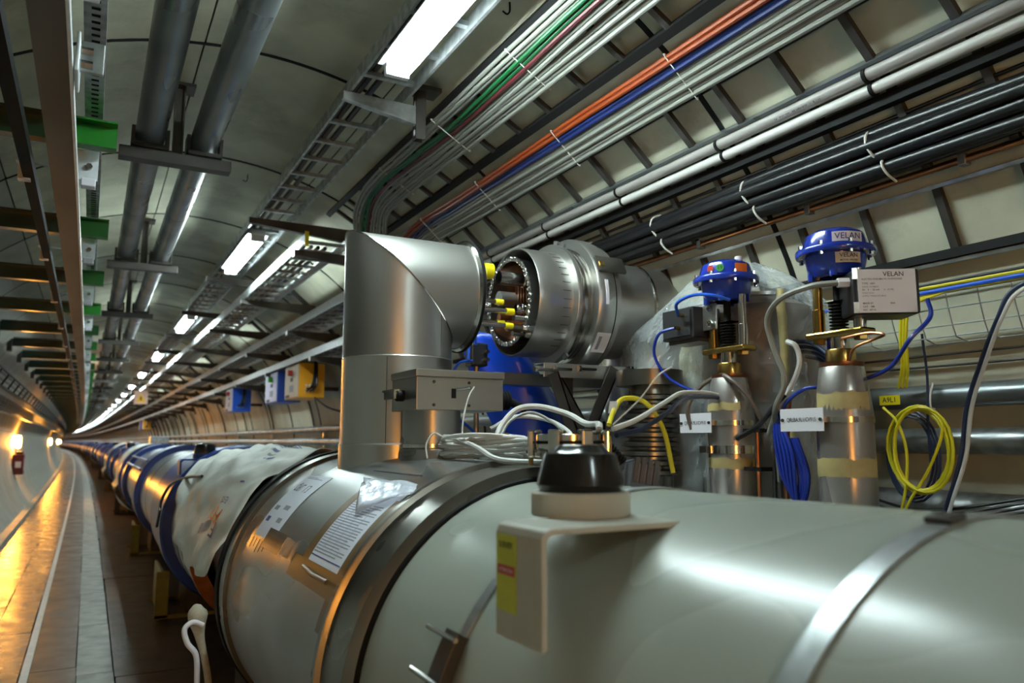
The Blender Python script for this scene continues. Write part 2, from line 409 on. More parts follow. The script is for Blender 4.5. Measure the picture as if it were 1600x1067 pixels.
# ------------------------------------------------------------------ cable ladders
def ladder(name, label, p0, p1, y0, y1, railh, rung_y, m_rail, m_rung, thick=0.012, rung_w=0.025, nparts=60, railh2=None, rail_dir=None):
    """two rails at p0 and p1 (x, z) running along the tunnel with rungs between"""
    t = thing(name, label, 'cable tray', (p0[0] + bx(y0), y0, p0[1]))
    (x0, z0), (x1, z1) = p0, p1
    d = Vector((x1-x0, 0, z1-z0)).normalized(); nn = Vector((d.z, 0, -d.x))     # normal
    if nn.x * (XC - x0) + nn.z * (ZC - z0) < 0: nn = -nn                          # towards the bore axis
    for (x, z, h, mm) in ((x0, z0, railh, m_rail), (x1, z1, railh2 or railh, m_rail)):
        m = MB(); vs = []; fs = []; Y = ys(y0, y1, 4.0)
        for y in Y:
            b = bx(y)
            for (s, q) in ((-1, 0), (1, 0), (1, 1), (-1, 1)):
                p = Vector((x + b, y, z)) + d*s*thick/2 + nn*(q*h - h*0.5)
                vs.append(p)
        for i in range(len(Y)-1):
            for k in range(4): a = i*4+k; c = i*4+(k+1) % 4; fs.append((a, c, c+4, a+4))
        q = (len(Y)-1)*4; fs += [(3,2,1,0), (q,q+1,q+2,q+3)]
        m.add(vs, fs).build('rail', mm, t, smooth=False)
    rest = MB(); cnt = 0
    me = None
    for y in rung_y:
        M = Matrix(((d.x, 0, nn.x, x0 + bx(y)), (0, 1, 0, y), (d.z, 0, nn.z, z0), (0, 0, 0, 1)))
        Lr = math.hypot(x1-x0, z1-z0)
        bxm = MB().box(0.002, Lr-0.002, -rung_w/2, rung_w/2, -0.012, 0.008, M)
        if cnt < nparts:
            if me is None:
                base = Vector((x0 + bx(y), y, z0)); me = bxm.mesh('rung', m_rung, base)
            o = bpy.data.objects.new('rung', me); C.objects.link(o); o.parent = t
            o.location = Vector((x0 + bx(y), y, z0)) - t.location
        else: rest.add(bxm.v, bxm.f)
        cnt += 1
    if rest.v: rest.build('rung', m_rung, t, smooth=False)['kind'] = 'stuff'
    return t
RY = lambda a, b, s, o: [o + s*i for i in range(int((a-o)/s), int((b-o)/s) + 1) if a <= o + s*i <= b]
NEAR0, NEAR1 = -4.0, 5.1
SW = 1.027
def w_(x, z): return (x*SW, H + (z-H)*SW)
LA, LB_ = w_(1.315, 2.83), w_(1.60, 2.665)
LC, LD = w_(1.655, 2.625), w_(1.905, 2.405)
LE, LF = w_(1.94, 2.405), w_(2.135, 2.12)
LG, LH = w_(2.165, 2.075), w_(2.255, 1.865)
rungs = RY(-1.0, NEAR1, 0.2568, 1.371)
ladder('cable_ladder', 'wall cable ladder highest on the right wall, carrying the grey and green bundle', LA, LB_, NEAR0, NEAR1, 0.034, rungs, black, dark_st, thick=0.034)  # rails black and thickened to take in the shadow beside them
ladder('cable_ladder', 'wall cable ladder carrying the orange, blue and white cable bundle', LC, LD, NEAR0, NEAR1, 0.034, rungs, pipe_st, dark_st)
l3 = ladder('cable_ladder', 'wall cable ladder behind the pale conduits and the thick black cables', LE, LF, NEAR0, NEAR1, 0.034, rungs, dark_st, dark_st)
l4 = ladder('cable_ladder', 'lowest empty wall cable ladder under the copper conductor', LG, LH, NEAR0, NEAR1, 0.034, rungs, galv, dark_st)
ladder('cable_ladder', 'ceiling cable ladder that carries the row of fluorescent lamps', (0.895, 2.845), (1.135, 2.845), NEAR0, 234.0, 0.06, RY(-2, 230, 0.27, 3.23), galv, galv, nparts=120)
for i, (x, z) in enumerate(((0.925, 2.862), (0.955, 2.868), (1.0, 2.862))):
    tag(run(x, z, 0.014, -3.5, 230, 8).build('power_cable', black_cable), f'{["leftmost","middle","rightmost"][i]} of the three black cables lying in the ceiling ladder', 'cable', 'cables in the ceiling ladder')
# cantilever trays further down the tunnel
TR = [((1.175, 2.655), (1.46, 2.655), 5.0, 'upper'), ((1.60, 2.395), (1.90, 2.395), 4.5, 'middle'), ((1.825, 2.165), (2.10, 2.165), 4.5, 'lower')]
for (p0, p1, y0, nm) in TR:
    t = ladder('cable_tray', f'{nm} of three cable trays with bright edges receding behind the steel elbow', p0, p1, y0, 234.0, 0.07, RY(y0, 230, 0.25, y0 + 0.1), galv_w, galv, nparts=70)
    if nm == 'upper':
        MB().box(p0[0]-0.012, p0[0]+0.012, y0-0.012, y0, p0[1]-0.055, p0[1]+0.045).build('end_cap', yellow, t)
    if nm == 'lower':
        MB().box(p0[0]-0.009, p0[0]-0.0065, 7.3, 7.43, p0[1]-0.03, p0[1]+0.03).build('marker', sticker_o, t)['label'] = 'orange marker sticker'
    for q in range(4):
        xx = p0[0] + 0.06 + 0.05*q
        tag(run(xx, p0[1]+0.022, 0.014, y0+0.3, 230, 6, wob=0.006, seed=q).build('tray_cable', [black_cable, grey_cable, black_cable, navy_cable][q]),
            f'{["outermost black","grey","second black","dark blue"][q]} cable lying in the {nm} cable tray', 'cable', f'cables in the {nm} cable tray')

# tray support arms
def arm(label, y, xf, z, group, depth=0.05, hook=False):
    X = xf + bx(y); xw = wall_x(z - 0.03) + bx(y) - 0.005
    t = thing('tray_bracket', label, 'bracket', (xw, y, z), group)
    if hook:
        xw = 1.19
        t.location = (1.19, y, z)
        MB().prism([(X, z+0.012), (xw, z+0.012), (xw, z-0.075), (X, z-0.022)], 0.035, Matrix(((1,0,0,0),(0,0,1,y-0.018),(0,1,0,0),(0,0,0,1)))).build('arm', galv, t, False, 0.003)
        s = MB(); s.box(1.19, 1.195, y-0.022, y+0.022, 2.66, 2.885); s.box(1.195, 1.235, y-0.022, y-0.018, 2.66, 2.885); s.box(1.195, 1.235, y+0.018, y+0.022, 2.66, 2.885)
        s.build('slotted_strut', dark_st, t, False)
        for i in range(4): MB().box(1.1885, 1.19, y-0.006, y+0.006, 2.68 + 0.045*i, 2.705 + 0.045*i).build('slot', label_w, t, False)
        MB().box(1.15, 1.30, y-0.05, y+0.05, 2.885, 2.905).build('foot_plate', dark_st, t, False)
        return t
    MB().prism([(X-0.02, z+0.0), (xw, z+0.0), (xw, z-0.10), (X-0.02, z-0.035)], 0.045, Matrix(((1,0,0,0),(0,0,1,y-0.022),(0,1,0,0),(0,0,0,1)))).build('arm', beam_st, t, False)
    MB().box(X-0.024, X-0.02, y-0.024, y+0.026, z-0.045, z+0.004).build('end_plate', galv_w, t, False)
    xa, xb = wall_x(z-0.14)-0.03+bx(y), wall_x(z+0.14)-0.03+bx(y)
    if z < 2.7:
        MB().tube([(xa, y, z-0.15), (xb, y, z+0.13)], 0.022, 4).build('wall_plate', dark_st, t, False)
    return t
AY = [3.1 + 2.1*i for i in range(105)]
arm('short bracket with slotted strut holding the ceiling ladder above the steel elbow', AY[0], 0.86, 2.80, 'tray brackets', hook=True)
far_arms = MB()
for i, y in enumerate(AY[1:], 1):
    for (xf, z, nm) in ((0.86, 2.80, 'ceiling ladder'), (1.165, 2.615, 'upper tray'), (1.59, 2.355, 'middle tray'), (1.815, 2.125, 'lower tray')):
        if i <= 14:
            arm(f'{ORD[i] if nm=="ceiling ladder" else ORD[i-1]} steel bracket down the tunnel under the {nm}', y, xf, z, f'brackets under the {nm}')
        else:
            X = xf + bx(y); xw = wall_x(z-0.03) + bx(y)
            far_arms.prism([(X-0.02, z), (xw, z), (xw, z-0.10), (X-0.02, z-0.035)], 0.045, Matrix(((1,0,0,0),(0,0,1,y),(0,1,0,0),(0,0,0,1))))
fa = tag(far_arms.build('tray_bracket', beam_st, None, False), 'rows of far tray brackets receding along the right wall', 'bracket'); fa['kind'] = 'stuff'

# ------------------------------------------------------------------ cables on the wall ladders
def on_lad(p0, p1, s, lift):
    x = p0[0] + (p1[0]-p0[0])*s; z = p0[1] + (p1[1]-p0[1])*s
    v = Vector((XC - x, ZC - z)).normalized(); return x + v.x*lift, z + v.y*lift
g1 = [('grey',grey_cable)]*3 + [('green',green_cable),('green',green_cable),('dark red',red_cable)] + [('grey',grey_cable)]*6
cnt = {}
for i, (cn, m) in enumerate(g1):
    x, z = on_lad(LA, LB_, 0.03 + i*0.056, 0.024 + 0.008*(i % 2))
    pts = []
    for y in [-3.5, -1.5, 0.2, 1.2, 2.0, 2.6, 3.2, 3.7, 4.1]:
        pts.append((x + 0.008*noise.noise((y*1.1, i, 0)) + (0.03*noise.noise((y*0.8, 2, 5)) if 3 <= i <= 7 else 0), y, z + 0.006*noise.noise((y, i, 7))))
    f = i / 11
    pts += [(x+0.02, 4.45, z-0.01), (x+0.06+0.02*f, 4.72-0.05*f, z-0.10), (1.50+0.10*f, 4.86-0.08*f, 2.52), (1.62+0.1*f, 4.98-0.05*f, 2.435), (1.66+0.1*f, 5.5, 2.425), (1.66+0.1*f, 9, 2.425)]
    cnt[cn] = cnt.get(cn, 0) + 1
    pos = {'grey': f'{ORD[cnt[cn]-1].replace("nearest","first")} grey cable from the left', 'green': f'{["left","right"][cnt[cn]-1] if cn=="green" else ""} green cable', 'dark red': 'dark red cable'}[cn]
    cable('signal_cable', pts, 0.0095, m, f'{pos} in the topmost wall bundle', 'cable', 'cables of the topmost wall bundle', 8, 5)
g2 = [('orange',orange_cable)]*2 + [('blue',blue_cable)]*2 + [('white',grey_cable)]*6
cnt = {}
for i, (cn, m) in enumerate(g2):
    x, z = on_lad(LC, LD, -0.02 + i*0.052, 0.024 + 0.007*(i % 2))
    pts = []
    for y in [-3.5, -1.5, 0.2, 1.2, 2.0, 2.6, 3.2, 3.8, 4.3]:
        pts.append((x + 0.007*noise.noise((y*1.1, i, 20)), y, z + 0.006*noise.noise((y, i, 27))))
    pts += [(x+0.03, 4.65, z-0.08), (1.90+0.012*i, 4.95, 2.24), (1.93+0.012*i, 5.4, 2.196), (1.93+0.012*i, 9, 2.196)]
    cnt[cn] = cnt.get(cn, 0) + 1
    lab = {'orange': ['upper', 'lower'], 'blue': ['upper', 'lower'], 'white': ['first', 'second', 'third', 'fourth', 'fifth', 'sixth']}[cn][cnt[cn]-1]
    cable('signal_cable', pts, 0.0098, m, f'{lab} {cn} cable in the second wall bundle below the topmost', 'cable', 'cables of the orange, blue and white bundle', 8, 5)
# cable ties on the two bundles
def tie(p, q, label, group, m=tie_w, r=0.0022, sag=0.007):
    a, b = Vector(p), Vector(q); mid = (a+b)/2
    inn = Vector((XC, mid.y, ZC)) - mid; inn.normalize()
    return cable('cable_tie', [a, a + inn*sag, mid + inn*sag*1.1, b + inn*sag, b], r, m, label, 'cable tie', group, 6, 4)
for i in range(5):
    y = 1.0 + 0.75*i
    p0 = on_lad(LA, LB_, 0.0, 0.03); p1 = on_lad(LA, LB_, 0.68, 0.03)
    tie((p0[0], y, p0[1]), (p1[0], y, p1[1]), f'{ORD[i]} cable tie across the topmost wall bundle', 'ties on the topmost bundle')
    p0 = on_lad(LC, LD, -0.06, 0.03); p1 = on_lad(LC, LD, 0.5, 0.03)
    tie((p0[0], y+0.2, p0[1]), (p1[0], y+0.2, p1[1]), f'{ORD[i]} cable tie across the orange and blue bundle', 'ties on the orange and blue bundle')
# conduits
cx_, cz_ = on_lad(LE, LF, 0.30, 0.014); bar(cx_-0.016, cx_+0.016, cz_-0.019, cz_+0.019, NEAR0, NEAR1).build('rail', black, l3, False)
cx_, cz_ = on_lad(LG, LH, 0.95, 0.012); bar(cx_-0.010, cx_+0.012, cz_-0.004, cz_+0.024, NEAR0, NEAR1).build('rail', black, l4, False)
x, z = on_lad(LE, LF, 0.02, 0.034)
cd = tag(run(x, z, 0.021, -3.5, 5.2, 14).build('conduit', conduit_m), 'shade-darkened upper of the two pale conduits on the right wall', 'conduit')
for i in range(3):
    cx = x - 0.0155; cz = z - 0.0145
    text('lettering', '24   PVC 200   BR HRI 0G0   /   R / 11', ink, cd, (lambda y0: (lambda a, b: (cx - b*0.70, y0 - a, cz + b*0.72)))(0.75 + i*0.9), 0.012)
x2, z2 = on_lad(LE, LF, 0.15, 0.034)
tag(run(x2, z2, 0.018, -3.5, 5.2, 14).build('conduit', conduit_w), 'bright white lower of the two pale conduits on the right wall', 'conduit')
for i in range(6):
    y = 0.78 + 0.62*i
    m = MB().lathe([(0.0255, -0.006), (0.0255, 0.006), (0.020, 0.006), (0.020, -0.006)], (x, y, z), 'Y', 14, closed=True)
    m2 = MB().lathe([(0.0225, -0.006), (0.0225, 0.006), (0.017, 0.006), (0.017, -0.006)], (x2, y, z2), 'Y', 14, closed=True); m.add(m2.v, m2.f)
    tag(m.build('conduit_clip', black), f'{ORD[i]} black clip round the two pale conduits', 'clip', 'conduit clips')
# thick black cables
bc = []
for i in range(7):
    s = 0.545 + (i % 4)*0.105; lift = 0.032 + 0.034*(i//4)
    if i >= 4: s += 0.05
    xx, zz = on_lad(LE, LF, s, lift); bc.append((xx, zz))
    tag(run(xx, zz, 0.0205, -3.5, 5.3, 10, 0.5, wob=0.012, seed=i).build('power_cable', black_cable), f'{["first","second","third","fourth","fifth","sixth","seventh"][i]} thick black power cable in the heavy bundle on the right wall', 'cable', 'thick black power cables')
tag(run(2.085, 2.30, 0.006, -3.5, 5.2, 8, 0.5, wob=0.008, seed=31).build('power_cable', black_cable), 'thin black wire running just above the heavy black cable bundle', 'cable')
for i in range(5):
    y = 0.95 + 0.52*i
    pts = [(2.095, y, 2.285), (2.05, y, 2.265), (2.035, y-0.004, 2.225), (2.055, y-0.012, 2.19), (2.09, y-0.02, 2.17)]
    cable('cable_tie', pts, 0.0042, tie_w, f'{ORD[i]} white tie round the heavy black cable bundle', 'cable tie', 'white ties on the black bundle', 6, 5)
    pts = [(2.085, y-0.03, 2.19), (2.068, y-0.03, 2.16), (2.085, y-0.035, 2.13), (2.12, y-0.04, 2.11)]
    cable('cable_tie', pts, 0.0042, tie_w, f'{ORD[i]} lower white tie under the heavy black cable bundle', 'cable tie', 'lower white ties on the black bundle', 6, 5)
tag(run(2.168, 2.128, 0.0095, -3.5, 5.2, 10).build('copper_conductor', copper), 'bare copper earth conductor running below the black cables', 'conductor')
for i in range(6):
    y = 0.7 + 0.55*i
    tag(MB().box(2.155, 2.185, y-0.012, y+0.012, 2.111, 2.145).build('conductor_clamp', galv, bevel=0.003), f'{ORD[i]} small clamp on the copper conductor', 'clamp', 'conductor clamps')

# ------------------------------------------------------------------ pipes low on the right wall
for (x, z, r, m, lb) in ((2.385, 1.465, 0.038, pipe_st, 'uppermost dark grey'), (2.40, 1.322, 0.041, galv, 'middle bright steel'), (2.395, 1.108, 0.058, galv, 'lowest thick steel')):
    tag(run(x, z, r, -3.5, 234, 20).build('wall_pipe', m), f'{lb} pipe running along the right wall behind the yellow coil', 'pipe', 'pipes on the right wall')
for i in range(14):
    y = 0.4 + 2.9*i
    t = thing('pipe_clamp', f'{ORD[i]} clamp strut holding the three wall pipes', 'bracket', (2.41 + bx(y), y, 1.09), 'pipe clamps on the right wall')
    MB().box(2.425+bx(y), 2.445+bx(y), y-0.02, y+0.02, 1.07, 1.52).build('strut', galv, t, False)
    for (x, z, r) in ((2.385, 1.465, 0.038), (2.40, 1.322, 0.041), (2.395, 1.108, 0.058)):
        MB().lathe([(r+0.004, -0.015), (r+0.004, 0.015), (r+0.0005, 0.015), (r+0.0005, -0.015)], (x+bx(y), y, z), 'Y', 18, closed=True).build('clamp', galv, t)
# cryogenic line behind the magnets
q = thing('cryogenic_line', 'long steel cryogenic line behind the magnets at the right wall', 'pipe', (1.93, -2.0, 0.35))
m = MB(); m.tube([(1.93+bx(y), y, 0.70) for y in ys(-3.5, 234, 3)], 0.30, 32); m.build('vessel', steel_s, q)
for y in [0.3+3.0*i for i in range(12)]:
    MB().lathe([(0.305, -0.03), (0.325, -0.03), (0.325, 0.03), (0.305, 0.03)], (1.93+bx(y), y, 0.70), 'Y', 32).build('ring', steel_b, q)
    MB().box(1.80+bx(y), 2.06+bx(y), y+0.3, y+0.5, -0.006, 0.44).build('leg', dark_st, q, False)

# wire mesh tray with yellow cables
t = thing('wire_mesh_tray', 'thin wire mesh tray on the right wall with yellow and blue cables', 'cable tray', (2.30, 0.0, 1.66))
for (x, z, lb) in ((2.32, 1.815, 0), (2.235, 1.765, 0), (2.245, 1.72, 0), (2.26, 1.67, 0), (2.275, 1.638, 0), (2.335, 1.625, 0)):
    run(x, z, 0.0022, -2.5, 4.6, 6, 0.6).build('wire', galv, t)
me = None
for i in range(58):
    y = -1.0 + 0.095*i
    if me is None: me = MB().tube([(2.235, y, 1.77), (2.245, y, 1.72), (2.26, y, 1.67), (2.275, y, 1.635), (2.335, y, 1.622)], 0.0022, 6).mesh('cross_wire', galv, Vector((2.3, y, 1.66)), True)
    o = bpy.data.objects.new('cross_wire', me); C.objects.link(o); o.parent = t; o.location = (0, y, 0)
for i, (m, lb) in enumerate(((yellow_cable, 'upper yellow'), (yellow_cable, 'middle yellow'), (yellow_cable, 'lower yellow'), (blue_cable, 'bright blue'), (black_cable, 'thin black'))):
    if lb == 'bright blue': m = blue_bright
    pts = [(2.215 + 0.007*(i % 2) + 0.004*noise.noise((y, i, 3)), y, 1.770 + (0.016 - 0.009*i if i < 3 else (0.0 if i == 3 else 0.022)) + 0.007*noise.noise((y*1.4, i, 8))) for y in ys(-2.4, 4.5, 0.35)]
    if i == 3: pts = [(p[0]-0.012, p[1], p[2]) for p in pts]
    cable('signal_cable', pts, 0.0062 if i != 3 else 0.0075, m, f'{lb} cable along the top of the wire mesh tray', 'cable', 'cables on the wire mesh tray', 8, 3)
for i, (z, lb) in enumerate(((1.60, 'upper'), (1.565, 'lower'))):
    pts = [(wall_x(z) - 0.012, y, z + 0.006*noise.noise((y*1.2, i, 44))) for y in ys(-2.5, 4.5, 0.4)]
    cable('wall_wire', pts, 0.0042, dark_st, f'{lb} thin dark wire along the wall under the mesh tray', 'wire', 'dark wires under the mesh tray', 6, 2)
# yellow hanging leads from the tray down to the pipe
for i in range(3):
    pts = [(2.215, 1.41-0.02*i, 1.765), (2.22, 1.50-0.012*i, 1.735), (2.235, 1.53-0.010*i, 1.65), (2.27, 1.555-0.010*i, 1.56), (2.31, 1.60-0.014*i, 1.495)]
    cable('signal_cable', pts, 0.0045, yellow_cable, f'{["left","middle","right"][i]} yellow lead dropping from the mesh tray to the grey pipe', 'cable', 'yellow leads dropping from the tray', 8, 6)
cable('signal_cable', [(2.30, 1.50, 1.66), (2.315, 1.502, 1.52), (2.30, 1.50, 1.38), (2.30, 1.50, 1.25)], 0.004, navy_cable, 'thin dark blue lead hanging straight behind the yellow coil', 'cable', None, 8, 6)
# yellow coil hung on the pipe
yc = Vector((2.275, 1.485, 1.30))
t = thing('cable_coil', 'coil of yellow cable tied to the grey wall pipe', 'cable coil', (2.275, 1.485, 1.16))
for i in range(5):
    pts = []
    ry, rz = 0.098 + 0.012*random.uniform(-1, 1), 0.128 + 0.008*random.uniform(-1, 1); dy = -0.03*(i/4) + 0.012
    for k in range(25):
        a = 2*pi*k/24
        pts.append((2.268 - 0.006*i + 0.004*sin(3*a+i), 1.505 + dy + ry*sin(a), 1.296 + rz*cos(a) - 0.0*i))
    MB().tube(pts, 0.0047, 8).build('loop', yellow_cable, t)
MB().tube(smooth_path([(2.255, 1.62, 1.43), (2.25, 1.57, 1.38), (2.25, 1.545, 1.29), (2.25, 1.555, 1.18), (2.25, 1.58, 1.09)]), 0.0047, 8).build('lead', yellow_cable, t)
MB().tube(smooth_path([(2.25, 1.46, 1.42), (2.245, 1.42, 1.36), (2.245, 1.47, 1.24), (2.245, 1.54, 1.14), (2.245, 1.575, 1.08)]), 0.0047, 8).build('lead', yellow_cable, t)
MB().tube(smooth_path([(2.28, 1.462, 1.50), (2.262, 1.462, 1.46), (2.262, 1.462, 1.425), (2.285, 1.466, 1.42)]), 0.003, 6).build('tie', tie_w, t)
t = thing('cable_coil', 'dark blue-grey cable coil hanging behind the yellow coil', 'cable coil', (2.31, 1.57, 1.10))
for i in range(3):
    MB().tube([(2.30+0.005*i, 1.565 + (0.075+0.008*i)*sin(2*pi*k/20), 1.275 + (0.125+0.01*i)*cos(2*pi*k/20)) for k in range(21)], 0.0042, 8).build('loop', navy_cable, t)
for i in range(4):
    cable('signal_cable', [(2.28, 1.72, 1.14-0.018*i), (2.265, 1.55, 1.112-0.018*i), (2.27, 1.40, 1.125-0.014*i), (2.285, 1.22, 1.165-0.012*i)], 0.0045, black_cable, f'{["top","second","third","bottom"][i]} dark cable drooping over the lowest wall pipe', 'cable', 'dark cables drooping over the wall pipe', 8, 6)
tagp = thing('pipe_tag', 'small yellow tag with black characters on the grey pipe', 'sign', (2.315, 1.66, 1.45))
plate((2.3465, 1.66, 1.458), (0, -1, 0), (0, 0, 1), (-1, 0, 0), 0.075, 0.032, 0.002).build('plate', yellow, tagp)
text('lettering', 'A9L1', ink, tagp, plane_fn((2.3455, 1.66, 1.458), (0, -1, 0), (0, 0, 1), (-1, 0, 0)), 0.024)
cable('signal_cable', [(2.21, 1.04, 1.77), (2.20, 1.16, 1.735), (2.20, 1.21, 1.66), (2.225, 1.28, 1.545), (2.25, 1.345, 1.42), (2.255, 1.375, 1.28), (2.25, 1.415, 1.16), (2.25, 1.45, 1.08)], 0.0065, navy_cable, 'dark blue cable hanging diagonally in front of the wall pipes', 'cable')
cable('signal_cable', [(2.20, 1.02, 1.76), (2.19, 1.14, 1.725), (2.19, 1.192, 1.66), (2.215, 1.26, 1.545), (2.245, 1.327, 1.42), (2.25, 1.357, 1.28), (2.245, 1.40, 1.16), (2.245, 1.43, 1.08)], 0.0058, white_cable, 'pale cable hanging beside the dark blue one before the wall pipes', 'cable')
for i in range(4):
    cable('signal_cable', [(2.06+0.016*i, 1.80, 1.655-0.016*i), (2.05+0.016*i, 1.72, 1.64-0.018*i), (2.04+0.016*i, 1.65, 1.595-0.02*i), (2.05+0.016*i, 1.585, 1.52-0.02*i), (2.06+0.016*i, 1.55, 1.43-0.02*i)], 0.007, navy_cable, f'{["top","second","third","bottom"][i]} of the dark cables sagging behind the right valve', 'cable', 'dark cables behind the right valve', 8, 6)

# ------------------------------------------------------------------ ceiling pipes and their hangers
for (x, lb) in ((0.165, 'left'), (0.405, 'right')):
    t = thing('ceiling_pipe', f'{lb} of the two large steel pipes hung under the ceiling', 'pipe', (x, NEAR0, 2.76), 'large ceiling pipes')
    run(x, 2.775, 0.066, NEAR0, 234, 24).build('pipe', pipe_st, t)
    for y in (-0.6, 5.2, 11.0, 16.8):
        MB().lathe([(0.0662, -0.012), (0.0685, -0.006), (0.0685, 0.006), (0.0662, 0.012)], (x+bx(y), y, 2.775), 'Y', 24).build('weld_seam', pipe_st, t)
def hanger(y):
    t = thing('pipe_hanger', '', 'bracket', (0.28 + bx(y), y, 2.655))
    b = bx(y)
    MB().box(0.035+b, 0.53+b, y-0.035, y+0.035, 2.635, 2.690).build('crossbeam', beam_st, t, False, 0.003)
    for x in (0.165, 0.405):
        s = MB(); s.box(x-0.075+b, x+0.075+b, y-0.06, y+0.07, 2.690, 2.708); s.box(x-0.082+b, x-0.067+b, y-0.045, y+0.05, 2.70, 2.79); s.box(x+0.067+b, x+0.082+b, y-0.045, y+0.05, 2.70, 2.79)
        s.build('saddle', dark_st, t, False)
    m = MB(); m.box(0.262+b, 0.308+b, y-0.003, y+0.003, 2.695, 3.05); m.box(0.262+b, 0.268+b, y-0.025, y+0.025, 2.695, 3.05); m.box(0.302+b, 0.308+b, y-0.025, y+0.025, 2.695, 3.05)
    m.build('post', beam_st, t, False)
    MB().box(0.22+b, 0.35+b, y-0.06, y+0.06, 3.025, 3.04).build('foot_plate', dark_st, t, False)
    return t
h0 = None
for i in range(24):
    y = 3.9 + 2.6*i
    if h0 is None: h0 = hanger(y); t = h0
    else: t = copy_tree(h0, (bx(y) - bx(3.9), y - 3.9, 0))
    t['label'] = f'{ORD[i]} hanger carrying the two ceiling pipes'; t['group'] = 'ceiling pipe hangers'
far = MB()
for i in range(24, 85):
    y = 3.9 + 2.6*i; b = bx(y)
    far.box(0.035+b, 0.53+b, y-0.035, y+0.035, 2.635, 2.690); far.box(0.262+b, 0.308+b, y-0.02, y+0.02, 2.69, 3.05)
tag(far.build('pipe_hanger', beam_st, None, False), 'farthest hangers of the ceiling pipes merging together', 'bracket')['kind'] = 'stuff'
t = copy_tree(h0, (0, -2.6, 0)); t['label'] = 'hanger of the ceiling pipes just above the viewer'; t['group'] = 'ceiling pipe hangers'

# ------------------------------------------------------------------ monorail on the left
t = thing('monorail_beam', 'long weathered steel monorail beam under the ceiling at left', 'beam', (-0.13, NEAR0, 2.2))
bar(-0.168, -0.098, 2.200, 2.208, NEAR0, 234).build('lower_flange', beam_st, t, False)
bar(-0.137, -0.129, 2.208, 2.292, NEAR0, 234).build('web', beam_st, t, False)
bar(-0.168, -0.098, 2.292, 2.300, NEAR0, 234).build('upper_flange', beam_st, t, False)
bar(-0.0975, -0.090, 2.196, 2.225, NEAR0, 234).build('edge_strip', galv_w, t, False)['label'] = 'bright strip along the edge'
t = thing('strut_channel', 'slotted steel channel running above the green arms', 'channel', (-0.055, NEAR0, 2.5))
bar(-0.088, -0.030, 2.500, 2.504, NEAR0, 234).build('channel_base', galv, t, False)
bar(-0.034, -0.030, 2.504, 2.545, NEAR0, 234).build('channel_side', galv, t, False)
bar(-0.088, -0.084, 2.504, 2.545, NEAR0, 234).build('channel_side', galv, t, False)
sl = MB().box(-0.070, -0.048, -0.006, 0.006, 2.4985, 2.4999).mesh('slot', black, Vector((0, 0, 2.5)))
for i in range(110):
    y = 1.6 + 0.04*i
    o = bpy.data.objects.new('slot', sl); C.objects.link(o); o.parent = t; o.location = (0.055, y - NEAR0, 0)
def green_arm(y):
    xw = wall_x(2.43, -1) + 0.005; b = bx(y)
    t = thing('monorail_arm', '', 'bracket', (xw + b, y, 2.38))
    def chan(x0, x1):
        m = MB(); m.box(x0+b, x1+b, y-0.003, y+0.003, 2.391, 2.479); m.box(x0+b, x1+b, y-0.052, y+0.003, 2.385, 2.391); m.box(x0+b, x1+b, y-0.052, y+0.003, 2.479, 2.485); return m
    chan(xw, -0.165).build('arm', green_d, t, False)
    chan(-0.165, 0.02).build('arm_end', green, t, False)['label'] = 'bright green arm end'
    MB().box(xw-0.012+b, xw+0.035+b, y-0.06, y+0.07, 2.33, 2.53).build('wall_plate', dark_st, t, False)
    MB().box(-0.175+b, -0.035+b, y+0.055, y+0.061, 2.285, 2.40).build('hanger_plate', galv_w, t, False)
    MB().box(-0.30+b, -0.10+b, y+0.10, y+0.125, 2.335, 2.341).build('flat_bar', galv, t, False)
    m = MB(); m.box(-0.29+b, -0.275+b, y+0.095, y+0.13, 2.27, 2.335); m.box(-0.29+b, -0.25+b, y+0.095, y+0.13, 2.268, 2.274)
    m.build('rail_clip', galv, t, False)
    MB().box(-0.088+b, -0.04+b, y+0.05, y+0.10, 2.262, 2.292).build('clamp_plate', label_w, t, False, 0.003)
    MB().cyl((-0.09+b, y+0.075, 2.277), (-0.06+b, y+0.075, 2.277), 0.011, 6).build('bolt', steel_p, t)
    MB().cyl((-0.065+b, y+0.055, 2.335), (-0.065+b, y+0.04, 2.335), 0.012, 6).build('bolt', steel_p, t)
    return t
a0 = None
for i in range(34):
    y = 1.70 + 1.42*i
    if a0 is None: a0 = green_arm(y); t = a0
    else: t = copy_tree(a0, (bx(y) - bx(1.7), y - 1.7, 0))
    t['label'] = f'{ORD[i]} green-ended support arm of the monorail reaching from the left wall'; t['group'] = 'monorail support arms'
far = MB()
for i in range(34, 150):
    y = 1.70 + 1.42*i; b = bx(y); xw = wall_x(2.43, -1) + 0.005
    far.box(xw+b, 0.02+b, y-0.003, y+0.003, 2.391, 2.479); far.box(xw+b, 0.02+b, y-0.052, y+0.003, 2.385, 2.391)
tag(far.build('monorail_arm', green_d, None, False), 'farthest support arms of the monorail merging together', 'bracket')['kind'] = 'stuff'
t = thing('splice_clamp', 'pale splice plate with two bolts beside the monorail at the top left', 'clamp', (-0.08, 2.05, 2.28))
MB().box(-0.088, -0.080, 2.02, 2.16, 2.20, 2.30).build('plate', galv_w, t, False, 0.003)
MB().box(-0.080, -0.028, 2.10, 2.115, 2.235, 2.315).build('web_plate', galv, t, False, 0.002)
for z in (2.24, 2.275): MB().cyl((-0.08, 2.07, z), (-0.052, 2.07, z), 0.010, 6).build('bolt', steel_p, t)
tag(bar(-0.275, -0.238, 2.285, 2.325, NEAR0, 234).build('power_rail', black), 'black power rail running left of the monorail beam', 'rail')

